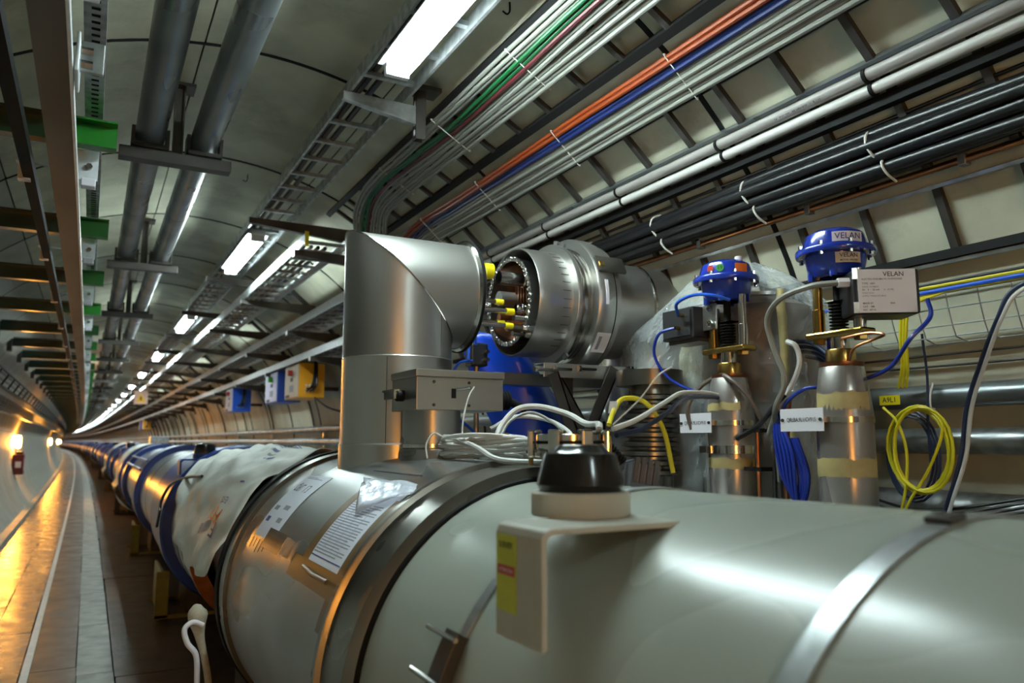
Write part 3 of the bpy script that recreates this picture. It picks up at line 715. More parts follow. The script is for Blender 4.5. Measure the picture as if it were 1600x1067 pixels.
# ------------------------------------------------------------------ left wall: tray, sodium lamps, red box
t = ladder('cable_ladder', 'cable ladder along the left wall lit orange by the wall lamps', (-1.03, 1.715), (-0.995, 1.905), 2.0, 234, 0.03, RY(2, 200, 0.45, 2.2), galv, galv, nparts=80)
t2 = ladder('cable_ladder', 'upper dark cable ladder along the left wall', (-0.975, 2.00), (-0.90, 2.14), 2.0, 234, 0.05, RY(2, 200, 0.9, 2.2), dark_st, dark_st, nparts=40)
for i in range(4):
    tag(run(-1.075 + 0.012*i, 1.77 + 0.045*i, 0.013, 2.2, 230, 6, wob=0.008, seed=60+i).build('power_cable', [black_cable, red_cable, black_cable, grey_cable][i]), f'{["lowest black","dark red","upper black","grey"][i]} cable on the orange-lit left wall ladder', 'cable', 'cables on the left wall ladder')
for i in range(3):
    tag(run(-0.99 + 0.03*i, 2.02 + 0.05*i, 0.014, 2.2, 230, 6, wob=0.008, seed=70+i).build('power_cable', black_cable), f'{["lower","middle","top"][i]} black cable on the upper left wall ladder', 'cable', 'cables on the upper left wall ladder')
for i in range(11):
    y = [-4.6, 18.9, 38.9, 58.9, 79, 99, 119, 139, 159, 179, 199][i]
    zb = 1.32; xw = wall_x(zb, -1) + bx(y)
    t = thing('sodium_lamp', ['orange wall lamp on the left wall just behind the viewer', 'nearest visible orange lamp glowing on the left wall above the red box', 'second visible orange lamp on the left wall', 'third visible orange lamp far down the left wall', 'fourth far orange lamp on the left wall', 'fifth far orange lamp on the left wall', 'sixth far orange lamp on the left wall', 'seventh far orange lamp on the left wall', 'eighth far orange lamp on the left wall', 'ninth far orange lamp on the left wall', 'tenth far orange lamp on the left wall'][i], 'lamp', (xw, y, zb), 'orange wall lamps')
    MB().box(xw-0.01, xw+0.05, y-0.06, y+0.06, zb+0.12, zb+0.20).build('housing', dark_st, t, bevel=0.006)
    MB().lathe([(0.001, -0.13), (0.035, -0.115), (0.05, -0.06), (0.05, 0.07), (0.032, 0.12), (0.001, 0.121)], (xw+0.085, y, zb), 'Z', 16).build('bulb', sodium_m, t)
    m = MB()
    for a in range(3):
        aa = a*pi/3; m.tube([(xw+0.085+0.062*cos(aa), y+0.062*sin(aa), zb+0.12), (xw+0.085+0.062*cos(aa), y+0.062*sin(aa), zb-0.14), (xw+0.085-0.062*cos(aa), y-0.062*sin(aa), zb-0.14), (xw+0.085-0.062*cos(aa), y-0.062*sin(aa), zb+0.12)], 0.003, 6)
    m.build('guard', dark_st, t)
    MB().tube([(xw+0.03, y, zb+0.2), (wall_x(1.55, -1)+bx(y)+0.025, y, 1.55), (wall_x(1.74, -1)+bx(y)+0.03, y, 1.74)], 0.008, 8).build('cable', black_cable, t)
t = thing('call_box', 'dark red emergency box with white notices on the left wall', 'box', (-1.22, 18.75, 0.68))
MB().box(-1.36, -1.16, 18.55, 18.95, 0.66, 1.06).build('cabinet', red_paint, t, bevel=0.01)
MB().box(-1.158, -1.154, 18.60, 18.76, 0.74, 0.98).build('notice', label_w, t, False)
MB().box(-1.30, -1.20, 18.546, 18.549, 0.80, 0.92).build('notice', label_w, t, False)
MB().box(-1.31, -1.19, 18.6, 18.9, 1.062, 1.12).build('hood', dark_st, t, False)

# ------------------------------------------------------------------ wall boxes under the lower tray
def wall_box(y0, y1, m_side, m_front, label, btn, glands):
    t = thing('control_box', label, 'box', (1.98, y0, 1.77))
    b = bx(y0)
    MB().box(1.853+b, 2.115+b, y0, y1, 1.77, 2.125).build('cabinet', m_side, t, False, 0.006)
    MB().box(1.846+b, 1.853+b, y0+0.02, y1-0.02, 1.78, 2.115).build('front_panel', m_front, t, False, 0.002)
    MB().cyl((1.846+b, y0+0.30, 2.04), (1.80+b, y0+0.30, 2.04), 0.032, 14).build('push_button', btn, t)
    MB().box(1.843+b, 1.846+b, y0+0.26, y0+0.36, 1.95, 1.99).build('name_plate', ink, t, False)
    MB().box(1.843+b, 1.846+b, y0+0.24, y0+0.40, 1.84, 1.91).build('notice', ink_g, t, False)
    MB().box(1.843+b, 1.846+b, y0+0.40, y0+0.58, 1.785, 1.815).build('notice', ink, t, False)
    for r_ in range(glands):
        for c_ in range(3):
            MB().cyl((1.925+b+0.035*c_, y0, 1.83+0.032*r_), (1.925+b+0.035*c_, y0-0.02, 1.83+0.032*r_), 0.0105, 8).build('cable_gland', label_w, t)
    MB().box(1.93+b, wall_x(1.9)+b-0.005, y0+0.2, y0+0.26, 1.86, 1.90).build('wall_mount', dark_st, t, False)
    for q_ in range(5):
        MB().tube(smooth_path([(1.925+b+0.035*(q_ % 3), y0-0.02, 1.83+0.03*(q_ % 2)), (1.955+b+0.012*q_, y0-0.09, 1.88), (1.985+b+0.008*q_, y0-0.07, 2.0), (2.0+b+0.006*q_, y0+0.0-0.02, 2.13), (2.02+b, y0+0.1, 2.19)], 5), 0.008, 6).build('lead', black_cable, t)
    return t
wall_box(7.94, 8.59, orange_box_m, beige_m, 'orange control box with a red button hung under the lower tray', sticker_r, 3)
wall_box(8.96, 9.66, blue_bright, lilac_m, 'blue control box with a green button behind the orange box', sticker_g, 0)
wall_box(12.05, 12.7, blue_bright, lilac_m, 'farther blue control box to the left of the other boxes', sticker_r, 1)
wall_box(33.0, 33.6, blue_bright, lilac_m, 'tiny far blue control box along the right wall', sticker_r, 1)
wall_box(31.5, 32.1, orange_box_m, beige_m, 'tiny far orange control box along the right wall', sticker_r, 1)
cable('signal_cable', [(2.0, 7.92, 1.77), (2.05, 7.6, 1.66), (2.15, 7.3, 1.60), (2.25, 7.0, 1.58), (2.32, 6.3, 1.57)], 0.011, black_cable, 'black cable sagging from the orange box to the wall pipes', 'cable')
tag(MB().lathe([(0.03, -0.05), (0.03, 0.05)], (2.27, 6.75, 1.60), 'Y', 10).build('cable_marker', ink_o), 'small orange marker on the cable below the orange box', 'marker')
for i in range(9):
    y = 9.5 + 2.3*i; zt = 2.0
    pts = [(wall_x(z, 1)-0.02+bx(y), y + 0.1*sin(i*2.1)*(2.05-z), z) for z in (2.05, 1.9, 1.75, 1.6, 1.5)]
    cable('drop_cable', pts, 0.012, black_cable, f'{ORD[i]} dark cable dropping down the far right wall to the pipes', 'cable', 'dark cables down the far right wall', 6, 4)

# warning sign
t = thing('warning_sign', 'white square sign with a yellow warning triangle hung from the ceiling', 'sign', (1.02, 20.6, 2.25))
MB().box(0.86, 1.16, 20.6, 20.612, 2.22, 2.54).build('panel', label_w, t, False)
MB().prism([(0.90, 2.27), (1.12, 2.27), (1.01, 2.48)], 0.004, Matrix(((1,0,0,0),(0,0,1,20.595),(0,1,0,0),(0,0,0,1)))).build('triangle', yellow, t, False)
MB().prism([(0.99, 2.31), (1.03, 2.31), (1.025, 2.40), (0.995, 2.40)], 0.002, Matrix(((1,0,0,0),(0,0,1,20.592),(0,1,0,0),(0,0,0,1)))).build('symbol', ink, t, False)
for x in (0.90, 1.12): MB().cyl((x, 20.606, 2.54), (x, 20.606, 2.83), 0.004, 6).build('chain', galv, t)

# ------------------------------------------------------------------ the near magnet vessel
def ring_y(prof, n=64, y=0.0, x=XM, z=ZM): return MB().lathe(prof, (x, y, z), 'Y', n)
def cpt(y, a, r): return (XM + r*cos(rad(a)), y, ZM + r*sin(rad(a)))
def cpatch(y0, y1, a0, a1, r, t=0.0008, na=14, ny=4, skew=0.0):
    m = MB(); vs = []; fs = []
    for j in range(ny + 1):
        for i in range(na + 1):
            a = a0 + (a1-a0)*i/na; y = y0 + (y1-y0)*j/ny + skew*(i/na)
            vs.append(cpt(y, a, r)); vs.append(cpt(y, a, r + t))
    W = 2*(na+1)
    for j in range(ny):
        for i in range(na):
            b = j*W + 2*i; fs += [(b, b+2, b+2+W, b+W), (b+1, b+1+W, b+3+W, b+3)]
        for i in (0, na): b = j*W + 2*i; fs.append((b, b+W, b+W+1, b+1))
    for j in (0, ny):
        for i in range(na): b = j*W + 2*i; fs.append((b, b+1, b+3, b+2))
    return m.add(vs, fs)
RB, RS = 0.457, 0.497
mag = thing('magnet_vessel', 'large grey painted cryostat cylinder in the foreground with steel end sleeve', 'magnet', (XM, 0.5, 0.0))
ring_y([(0.30, -3.4), (RB, -3.4), (RB, -2.0), (RB, -0.8), (RB, 0.0), (RB, 0.8), (RB, 1.64)], 96).build('body', grey_paint, mag)
ring_y([(0.466, 1.584), (0.470, 1.586), (0.489, 1.598), (0.489, 1.745), (0.502, 1.749), (0.502, 1.772), (RS, 1.776)], 96).build('joint_band', steel_b, mag)
ring_y([(RS, 1.77), (RS, 2.2), (RS, 2.6), (RS, 2.98), (RS-0.01, 3.0)], 96).build('end_sleeve', steel_s, mag)
ring_y([(RS-0.01, 2.985), (RS+0.014, 2.985), (RS+0.016, 3.06), (RS+0.008, 3.062), (RS+0.008, 3.075)], 96).build('end_ring', steel_b, mag)
ring_y([(RS, 3.075), (RS+0.022, 3.075), (RS+0.022, 3.135), (0.33, 3.135), (0.33, 3.16)], 96).build('gasket_ring', black, mag)
for y in (-2.2, 0.2):
    m = MB(); m.box(XM-0.35, XM+0.35, y-0.12, y+0.12, -0.006, 0.10); m.box(XM-0.28, XM-0.14, y-0.08, y+0.08, 0.10, 0.42); m.box(XM+0.14, XM+0.28, y-0.08, y+0.08, 0.10, 0.42)
    m.build('foot', dark_st, mag, False)
ring_y([(RB-0.002, 1.577), (0.464, 1.578), (0.468, 1.583), (0.466, 1.590), (RB-0.002, 1.594)], 96).build('joint_gasket', black, mag)
# straps
st = MB().lathe([(RB+0.001, -0.016), (RB+0.0045, -0.016), (RB+0.0045, 0.016), (RB+0.001, 0.016)], (XM, 0.566, ZM), 'Y', 96, closed=True).build('steel_strap', galv, mag)
b = MB(); b.add(cpatch(0.549, 0.583, 97, 101, RB+0.003, 0.009).v, cpatch(0.549, 0.583, 97, 101, RB+0.003, 0.009).f); b.build('buckle', dark_st, st, False, 0.002)
st = MB().lathe([(RB+0.001, -0.012), (RB+0.0045, -0.012), (RB+0.0045, 0.012), (RB+0.001, 0.012)], (XM, 1.20, ZM), 'Y', 96, closed=True).build('steel_strap', galv, mag)
cp = cpatch(1.175, 1.225, 150, 162, RB+0.003, 0.022); cp.build('buckle', dark_st, st, False, 0.002)
for a in (151.5, 160):
    MB().tube([cpt(1.165, a, RB+0.03), cpt(1.285, a, RB+0.028)], 0.0045, 8).build('lug', steel_p, st)
# survey bracket: bent plate with a puck and a black cap
BYL, BYR = 1.065, 0.928
poly = [(0.552, 1.035), (0.552, 1.186), (0.556, 1.196), (0.567, 1.2), (0.812, 1.2), (0.812, 1.191), (0.572, 1.191), (0.564, 1.188), (0.561, 1.18), (0.561, 1.04)]
br = MB().prism(poly, BYL-BYR, Matrix(((1,0,0,0),(0,0,1,BYR),(0,1,0,0),(0,0,0,1)))).build('survey_bracket', bracket_paint, mag, False, 0.002)
br['label'] = 'bent bracket plate carrying the capped survey socket'
m = MB(); m.prism([(0.561, 1.03), (0.561, 1.19), (0.60, 1.19)], 0.006, Matrix(((1,0,0,0),(0,0,1,BYL-0.02),(0,1,0,0),(0,0,0,1)))); m.build('gusset', bracket_paint, br, False)
PX, PY = 0.722, 1.088
MB().lathe([(0.0, 1.2), (0.080, 1.2), (0.082, 1.203), (0.082, 1.236), (0.079, 1.239), (0.0, 1.239)], (PX, PY, 0), 'Z', 40).build('socket_puck', bracket_paint, br)['label'] = 'pale round socket base'
MB().lathe([(0.0, 1.239), (0.069, 1.239), (0.070, 1.246), (0.073, 1.250), (0.071, 1.262), (0.062, 1.295), (0.060, 1.300), (0.050, 1.303), (0.041, 1.313), (0.038, 1.315), (0.0, 1.316)], (PX, PY, 0), 'Z', 40).build('socket_cap', black_gl, br)['label'] = 'glossy black cap'
plate((0.5515, 1.030, 1.128), (0, -1, 0), (0, 0, 1), (-1, 0, 0), 0.060, 0.110, 0.001).build('sticker', sticker_y, br, False)['label'] = 'yellow-green sticker'
plate((0.5508, 1.030, 1.132), (0, -1, 0), (0, 0, 1), (-1, 0, 0), 0.052, 0.014, 0.0008).build('sticker_band', sticker_r, br, False)
pf = lambda z: plane_fn((0.5504, 1.030, z), (0, -1, 0), (0, 0, 1), (-1, 0, 0), 0.0006)
text('lettering', 'SURVEY', ink, br, pf(1.168), 0.0125)
text('lettering', 'ATTENTION', label_w, br, pf(1.132), 0.0075)
def cpatch_s(y0, y1, *a, **k): return cpatch(y0*0.978, y1*0.978, *a, **k)
def cpt_s(y, a, r): return cpt(y*0.978, a, r)
# papers on the sleeve
def text_cyl(s, m, parent, yc, ac, r, size, flip=1):
    return text('lettering', s, m, parent, lambda a, b: cpt_s(yc - a, ac - flip*math.degrees(b / r), r), size)
pp = tag(cpatch_s(2.585, 2.875, 120.5, 152, RS+0.001, 0.0008, 16).build('paper_sheet', paper), 'white printed sheet on the sleeve next to the black gasket', 'paper')
def rows(parent, ya, yb, a0, a1, n, r, m=ink_g, frac=0.85):
    o = MB()
    for i in range(n):
        a = a0 + (a1-a0)*(i+0.5)/n; L_ = (yb-ya)*(frac if i % 3 else frac*random.uniform(0.5, 1))
        c = cpatch_s(yb-L_, yb, a, a+0.35, r, 0.0003, 1, 1); o.add(c.v, c.f)
    o.build('print_lines', m, parent, False)
r_ = RS + 0.0018
for (y0, y1, a0, a1, m) in ((2.80, 2.845, 143.6, 145.8, ink_b), (2.64, 2.70, 143, 145, ink_g), (2.79, 2.845, 138.5, 140.5, ink_g), (2.66, 2.73, 137.5, 139.5, ink_g)):
    cpatch_s(y0, y1, a0, a1, r_, 0.0003, 2, 1).build('print_block', m, pp, False)
rows(pp, 2.62, 2.85, 121.5, 123, 2, r_)
text_cyl('QRL  1.3', ink, pp, 2.75, 128.4, r_+0.0006, 0.05, -1)
p2 = tag(cpatch_s(1.835, 2.145, 122, 151.3, RS+0.002, 0.0008, 18).build('paper_sheet', paper), 'white form taped to the sleeve with brown tape', 'paper')
rows(p2, 1.865, 2.12, 128, 148, 22, RS+0.0029, ink_g, 0.95)
for y in (1.93, 1.99, 2.06): cpatch_s(y, y+0.0015, 130, 147, RS+0.0029, 0.0003, 8, 1).build('print_rule', ink_g, p2, False)
cpatch_s(1.86, 2.125, 148.9, 149.2, RS+0.0029, 0.0003, 1, 1).build('print_rule', ink_b, p2, False)
cpatch_s(2.08, 2.13, 127.0, 128.2, RS+0.0029, 0.0003, 2, 1).build('green_mark', sticker_g, p2, False)
tag(cpatch_s(2.125, 2.185, 122, 158, RS+0.0034, 0.0004, 18).build('tape_strip', tape_b), 'brown tape strip down the far edge of the taped form', 'tape', 'brown tape strips')
tag(cpatch_s(1.785, 1.85, 126, 166, RS+0.0034, 0.0004, 18).build('tape_strip', tape_b), 'brown tape strip down the near edge of the taped form', 'tape', 'brown tape strips')
tag(cpatch_s(1.79, 2.26, 151.0, 157.8, RS+0.0044, 0.0004, 4, 14).build('tape_strip', tape_b), 'brown tape strip across the bottom of the taped form', 'tape', 'brown tape strips')
tag(MB().tube([cpt_s(2.12, 153.5, RS+0.007), cpt_s(2.0, 154.2, RS+0.012), cpt_s(1.88, 154, RS+0.007)], 0.006, 8).build('tape_crease', tape_b), 'rolled crease in the brown tape below the form', 'tape')
# clear sleeve lying on the form
m = MB(); vs = []; fs = []
for j in range(7):
    for i in range(7):
        u, v = i/6, j/6
        y = 2.25 - 0.42*u - 0.04*v; a = 119 + 15*v*(1-0.75*abs(u-0.5)*2)
        vs.append(cpt_s(y, a, RS + 0.010 + 0.018*abs(noise.noise((u*4, v*4, 2)))))
for j in range(6):
    for i in range(6): fs.append((j*7+i, j*7+i+1, j*7+i+8, j*7+i+7))
o = m.add(vs, fs).build('plastic_pouch', clear_sleeve); tag(o, 'clear plastic pouch pulled over the top of the taped form', 'pouch')
o.modifiers.new('s', 'SOLIDIFY').thickness = 0.0006
mp = thing('metal_plate', 'small square steel plate standing off the sleeve below the first sheet', 'plate', cpt_s(2.5, 150, RS))
cpatch_s(2.385, 2.63, 147.6, 154.6, RS+0.016, 0.003, 4, 2).build('plate', steel_p, mp, False)
cpatch_s(2.40, 2.415, 148, 154, RS, 0.016, 3, 1).build('foot', steel, mp, False); cpatch_s(2.60, 2.615, 148, 154, RS, 0.016, 3, 1).build('foot', steel, mp, False)
for i in range(5):
    tag(cpatch_s(2.66+0.05*i, 2.668+0.05*i, 153, 156.5+0.8*(i % 3), RS+0.0006, 0.0006, 3, 1).build('pen_stroke', ink), f'{["first","second","third","fourth","fifth"][i]} black pen stroke on the sleeve beside the steel plate', 'mark', 'pen strokes on the sleeve')
tag(cpatch_s(1.95, 2.35, 112.2, 112.8, RS+0.0006, 0.0008, 1, 8).build('scribe_mark', ink), 'thin black line on top of the sleeve above the form', 'mark')

# ------------------------------------------------------------------ interconnect beyond the sleeve, covered with a sheet
it = thing('interconnect', 'open steel interconnect with rings partly covered by the white sheet', 'interconnect', (XM, 3.9, 0.3))
ring_y([(0.20, 3.165), (0.36, 3.165), (0.36, 4.3), (0.34, 4.9)], 64).build('inner_shield', dark_st, it)
ring_y([(0.37, 3.52), (0.415, 3.52), (0.415, 3.56), (0.37, 3.56)], 64).build('ring', steel_p, it)
ring_y([(0.40, 4.50), (0.470, 4.50), (0.472, 4.54), (0.464, 4.55), (0.464, 4.58), (0.455, 4.59)], 64).build('ring', copper, it)
ring_y([(0.456, 4.59), (0.462, 4.61), (0.462, 5.50), (0.455, 5.52)], 64).build('outer_sleeve', steel, it)
ring_y([(0.4625, 4.92), (0.4645, 4.92), (0.4645, 4.93), (0.4625, 4.93)], 64).build('seam', black, it)
ring_y([(0.4625, 5.2), (0.4645, 5.2), (0.4645, 5.21), (0.4625, 5.21)], 64).build('seam', black, it)
MB().box(XM-0.20, XM+0.20, 4.2, 4.5, -0.006, 0.34).build('foot', dark_st, it, False)
# sheet
m = MB(); vs = []; fs = []; NU, NV = 44, 48
def sheet_pt(u, v):
    y = 3.145 + u*2.25 + 0.05*sin(v*9)*u
    kp = [(0.0, 168), (0.06, 175), (0.14, 179), (0.30, 181), (0.46, 180), (0.60, 172), (0.76, 161), (0.88, 148), (1.0, 132)]
    for (ua, aa), (ub, ab) in zip(kp, kp[1:]):
        if ua <= u <= ub + 1e-6: abot = aa + (ab-aa)*(u-ua)/(ub-ua); break
    else: abot = 168
    abot += 2.0*sin(u*23)
    a = abot + (46 - abot)*v
    r = 0.510 + 0.026*noise.noise((u*4.6+v*3.0, v*8.5-u*2.2, 1.3)) + 0.014*noise.noise((u*12, v*15, 4)) + 0.026*math.exp(-((v-0.30-0.25*u)/0.05)**2) + 0.016*math.exp(-((v-0.52-0.15*u)/0.035)**2) + 0.03*(1-v)**6
    r = max(r, 0.508 if u < 0.03 else 0.49)
    return cpt(y, a, r)
for j in range(NV+1):
    for i in range(NU+1): vs.append(sheet_pt(i/NU, j/NV))
for j in range(NV):
    for i in range(NU): q = j*(NU+1)+i; fs.append((q, q+1, q+NU+2, q+NU+1))
sh = m.add(vs, fs).build('cover_sheet', fabric); tag(sh, 'white woven plastic sheet with faded print draped over the interconnect', 'sheet')
so = sh.modifiers.new('s', 'SOLIDIFY'); so.thickness = 0.002
def on_sheet(u0, v0, su, sv):
    # text laid on the sheet, reading upside down as seen
    def f(a, b):
        u = min(0.99, max(0.0, u0 + a*su)); v = max(0, v0 - b*sv)
        p = Vector(sheet_pt(u, v)); c = Vector((XM, p.y, ZM)); d = (p-c).normalized(); return p + d*0.004
    return f
text('lettering', 'FOLi', ink_o, sh, on_sheet(0.215, 0.195, 1.0, 0.95), 0.085)
text('lettering', 'FILETS', ink_b, sh, on_sheet(0.20, 0.25, 0.75, 0.9), 0.04)
text('lettering', 'F', ink_b, sh, on_sheet(0.13, 0.150, 1.3, 0.95), 0.08)
def spatch(u0, u1, v0, v1, m_, name='print_block'):
    q = MB(); vs = []; fs = []; n = 5
    for j in range(n+1):
        for i in range(n+1):
            p = Vector(sheet_pt(u0+(u1-u0)*i/n, v0+(v1-v0)*j/n)); c = Vector((XM, p.y, ZM)); vs.append(p + (p-c).normalized()*0.0026)
    for j in range(n):
        for i in range(n): k = j*(n+1)+i; fs.append((k, k+1, k+n+2, k+n+1))
    q.add(vs, fs).build(name, m_, sh, False)
spatch(0.20, 0.32, 0.125, 0.165, ink_g)
spatch(0.27, 0.33, 0.50, 0.512, ink_b); spatch(0.345, 0.36, 0.50, 0.512, ink_b); spatch(0.33, 0.42, 0.555, 0.568, ink_b); spatch(0.435, 0.455, 0.555, 0.568, ink_b)
for i in range(8): spatch(0.36+0.01*i, 0.50, 0.585+0.014*i, 0.592+0.014*i, ink_b)
spatch(0.31, 0.40, 0.527, 0.54, ink_g); spatch(0.17, 0.22, 0.33, 0.337, ink_b)
# webbing straps hanging from the ring
wp = smooth_path([(0.378, 3.0, 0.748), (0.372, 2.995, 0.735), (0.370, 2.99, 0.70), (0.380, 2.985, 0.64), (0.40, 2.98, 0.56), (0.415, 2.975, 0.47), (0.42, 2.97, 0.3)])
rr_ = [(0.012 + 0.022*math.exp(-((i/len(wp)-0.27)/0.17)**2))*min(1, 0.35 + i/6) for i in range(len(wp))]
tag(MB().tube(wp, 0.02, 12, True, rr_).build('webbing_strap', webbing), 'beige padded strap hanging below the gasket ring', 'strap')
tag(MB().tube(smooth_path([(0.385, 2.96, 0.685), (0.352, 2.955, 0.70), (0.325, 2.95, 0.68), (0.335, 2.945, 0.635), (0.365, 2.94, 0.59), (0.372, 2.94, 0.50), (0.38, 2.94, 0.32)]), 0.0095, 10).build('webbing_strap', label_w), 'narrow pale cord curling beside the beige strap', 'strap')

# ------------------------------------------------------------------ blue magnets down the tunnel
def cradle(y, m, parent_label, yl=0.5, x=XM):
    b = bx(y)
    t = thing('support_stand', parent_label, 'stand', (x + b, y, -0.006))
    o = MB()
    for s in (-1, 1):
        xx = x + s*0.40 + b
        o2 = MB(); o2.box(xx-0.012, xx+0.012, y, y+yl, -0.006, 0.33); o2.build('side_plate', m, t, False, 0.004)
        for q in range(4): MB().cyl((xx-0.0125, y+0.1+0.1*q, 0.2+0.03*(q % 2)), (xx-0.0135, y+0.1+0.1*q, 0.2+0.03*(q % 2)), 0.018, 10).build('hole', black, t)
    MB().box(x-0.45+b, x+0.45+b, y-0.01, y+0.0, -0.006, 0.02).build('base_bar', m, t, False)
    MB().box(x-0.45+b, x+0.45+b, y+yl, y+yl+0.01, -0.006, 0.02).build('base_bar', m, t, False)
    MB().box(x-0.45+b, x-0.36+b, y-0.01, y+0.012, 0.0, 0.34).build('end_post', m, t, False)
    MB().box(x-0.22+b, x+0.22+b, y+0.1, y+yl-0.1, 0.0, 0.36).build('jack', dark_st, t, False)
    return t
def far_magnet(y0, y1, label, m_body, m_ring, rings, cap=True, group=None):
    t = thing('magnet_vessel', label, 'magnet', (XM + bx(y0), y0, 0.3), group)
    ym = (y0+y1)/2
    o = MB(); o.tube([(XM+bx(y), y, ZM) for y in ys(y0, y1, 2.0)], 0.455, 48); o.build('body', m_body, t)
    for (ry, rw, rr) in rings:
        MB().lathe([(0.44, -rw/2), (rr-0.012, -rw/2), (rr, -rw/2+0.012), (rr, rw/2-0.012), (rr-0.012, rw/2), (0.44, rw/2)], (XM+bx(ry), ry, ZM), 'Y', 64).build('flange_ring', m_ring, t)
    if cap:
        yb = y0 + (0.25 if y0 < 6 else 0.78); b = bx(yb)
        poly = [(0.545, 1.00), (0.545, 1.19), (0.56, 1.205), (0.82, 1.205), (0.82, 1.193), (0.57, 1.193), (0.557, 1.18), (0.557, 1.02)]
        MB().prism(poly, 0.16, Matrix(((1,0,0,b),(0,0,1,yb-0.08),(0,1,0,0),(0,0,0,1)))).build('survey_bracket', m_ring, t, False, 0.003)
        MB().lathe([(0.0, 1.205), (0.078, 1.205), (0.078, 1.235), (0.0, 1.235)], (0.71+b, yb, 0), 'Z', 28).build('socket_puck', m_ring, t)
        MB().lathe([(0.0, 1.235), (0.07, 1.235), (0.072, 1.25), (0.062, 1.30), (0.045, 1.308), (0.0, 1.312)], (0.71+b, yb, 0), 'Z', 28).build('socket_cap', black_gl, t)
    return t
m2 = far_magnet(5.5, 13.6, 'silver-blue magnet cylinder with dark blue rings beyond the white sheet', silver_blue, blue, [(5.72, 0.30, 0.525), (6.4, 0.75, 0.505), (9.3, 0.6, 0.515), (12.2, 0.4, 0.515), (13.4, 0.3, 0.52)])
for y in (7.3, 8.2, 10.6):
    MB().lathe([(0.4555, -0.008), (0.4575, -0.008), (0.4575, 0.008), (0.4555, 0.008)], (XM+bx(y), y, ZM), 'Y', 48).build('seam', black, m2)
for a in (152, 140):
    MB().tube([cpt(9.2, a, 0.535), cpt(12.4, a, 0.535)], 0.014, 6).build('tie_bar', blue, m2)
cable('signal_cable', [cpt(4.7, 138, 0.53), cpt(5.1, 142, 0.54), cpt(5.5, 150, 0.555), cpt(5.62, 162, 0.55), cpt(5.5, 170, 0.55), cpt(5.6, 180, 0.545)], 0.009, black_cable, 'black cable hanging over the nearest blue ring', 'cable')
cradle(6.55, stand_y, 'nearest ochre support stand under the silver-blue magnet', 0.75)
cradle(10.3, stand_y, 'second ochre support stand under the silver-blue magnet', 0.8)
LB = ['first'] + ORD[1:15]
y = 15.2; i = 0
cols = [(blue, blue), (silver_blue, blue), (blue, blue), (blue, blue), (blue, blue), (blue, blue), (blue, blue)]
while y < 200 and i < 15:
    L_ = 6.2 if i in (0, 1) else 13.5
    mb_, mr_ = cols[min(i, 6)]
    far_magnet(y, y+L_, f'{LB[i]} magnet in the far line beyond the silver-blue one', mb_, mr_, [(y+0.2, 0.4, 0.515), (y+L_*0.5, 0.35, 0.515), (y+L_-0.2, 0.4, 0.515)], True, 'far line of magnets')
    cradle(y+0.9, dark_st, f'dark support stand under the {LB[i]} magnet in the far line', 0.7)
    y += L_ + 1.5; i += 1
# covered and bare interconnects between the far magnets
y = 13.7; i = 0
for (y0, m, lb) in ((13.65, fabric, 'pale sheet wrapped round the interconnect after the silver-blue magnet'), (21.45, fabric, 'second pale sheet wrapped round a far interconnect'), (29.15, steel, 'bare steel sleeve round a far interconnect'), (44.15, fabric, 'third pale sheet wrapped round a far interconnect'), (59.15, steel, 'bare steel sleeve on a very far interconnect'), (74.15, fabric, 'fourth pale sheet on a very far interconnect')):
    o = MB(); vs = []; fs = []; n = 40; rowsN = 8
    for j in range(rowsN+1):
        for k in range(n):
            a = 2*pi*k/n; r = 0.475 + (0.05*noise.noise((cos(a)*2, sin(a)*2, j*0.6 + i*7)) + 0.03 if m is fabric else 0)
            drop = 0.08 if (m is fabric and sin(a) < -0.2 and cos(a) < 0.2) else 0
            yy = y0 + 1.5*j/rowsN; vs.append((XM + bx(yy) + (r+drop)*cos(a), yy, ZM + (r+drop)*sin(a)))
    for j in range(rowsN):
        for k in range(n): fs.append((j*n+k, j*n+(k+1) % n, (j+1)*n+(k+1) % n, (j+1)*n+k))
    tag(o.add(vs, fs).build('interconnect_cover', m), lb, 'cover'); i += 1
t = thing('electronics_box', 'small grey box standing on the silver-blue magnet line', 'box', (1.15, 16.0, 1.25))
MB().box(0.98, 1.30, 15.9, 16.3, 1.29, 1.42).build('housing', galv, t, False, 0.005); MB().box(0.98, 1.02, 15.95, 16.25, 1.20, 1.29).build('leg', galv, t, False); MB().box(1.26, 1.30, 15.95, 16.25, 1.16, 1.29).build('leg', galv, t, False)

# ------------------------------------------------------------------ steel elbow standing on the sleeve
EX, EY, EZ, ER = 0.96, 2.632, 1.868, 0.196
el = thing('jumper_elbow', 'tall brushed steel mitred elbow standing on the magnet sleeve', 'pipe', (EX, EY, 1.24))
n = 72
def mitre_v(z0):
    m = MB(); vs = []; fs = []
    rowsz = 6
    for j in range(rowsz+1):
        for k in range(n):
            a = 2*pi*k/n; top = EZ - ER*cos(a); z = z0 + (top - z0)*j/rowsz
            vs.append((EX + ER*cos(a), EY + ER*sin(a), z))
    for j in range(rowsz):
        for k in range(n): fs.append((j*n+k, j*n+(k+1) % n, (j+1)*n+(k+1) % n, (j+1)*n+k))
    return m.add(vs, fs)
mitre_v(1.612).build('upper_pipe', steel, el)
MB().lathe([(ER+0.001, 1.20), (ER+0.001, 1.606), (ER+0.003, 1.609), (ER+0.0005, 1.613)], (EX, EY, 0), 'Z', n).build('lower_pipe', steel, el)
MB().lathe([(ER+0.005, 1.18), (ER+0.005, 1.310), (ER+0.001, 1.315)], (EX, EY, 0), 'Z', n).build('base_collar', steel, el)
m = MB(); vs = []; fs = []; XE = 1.205
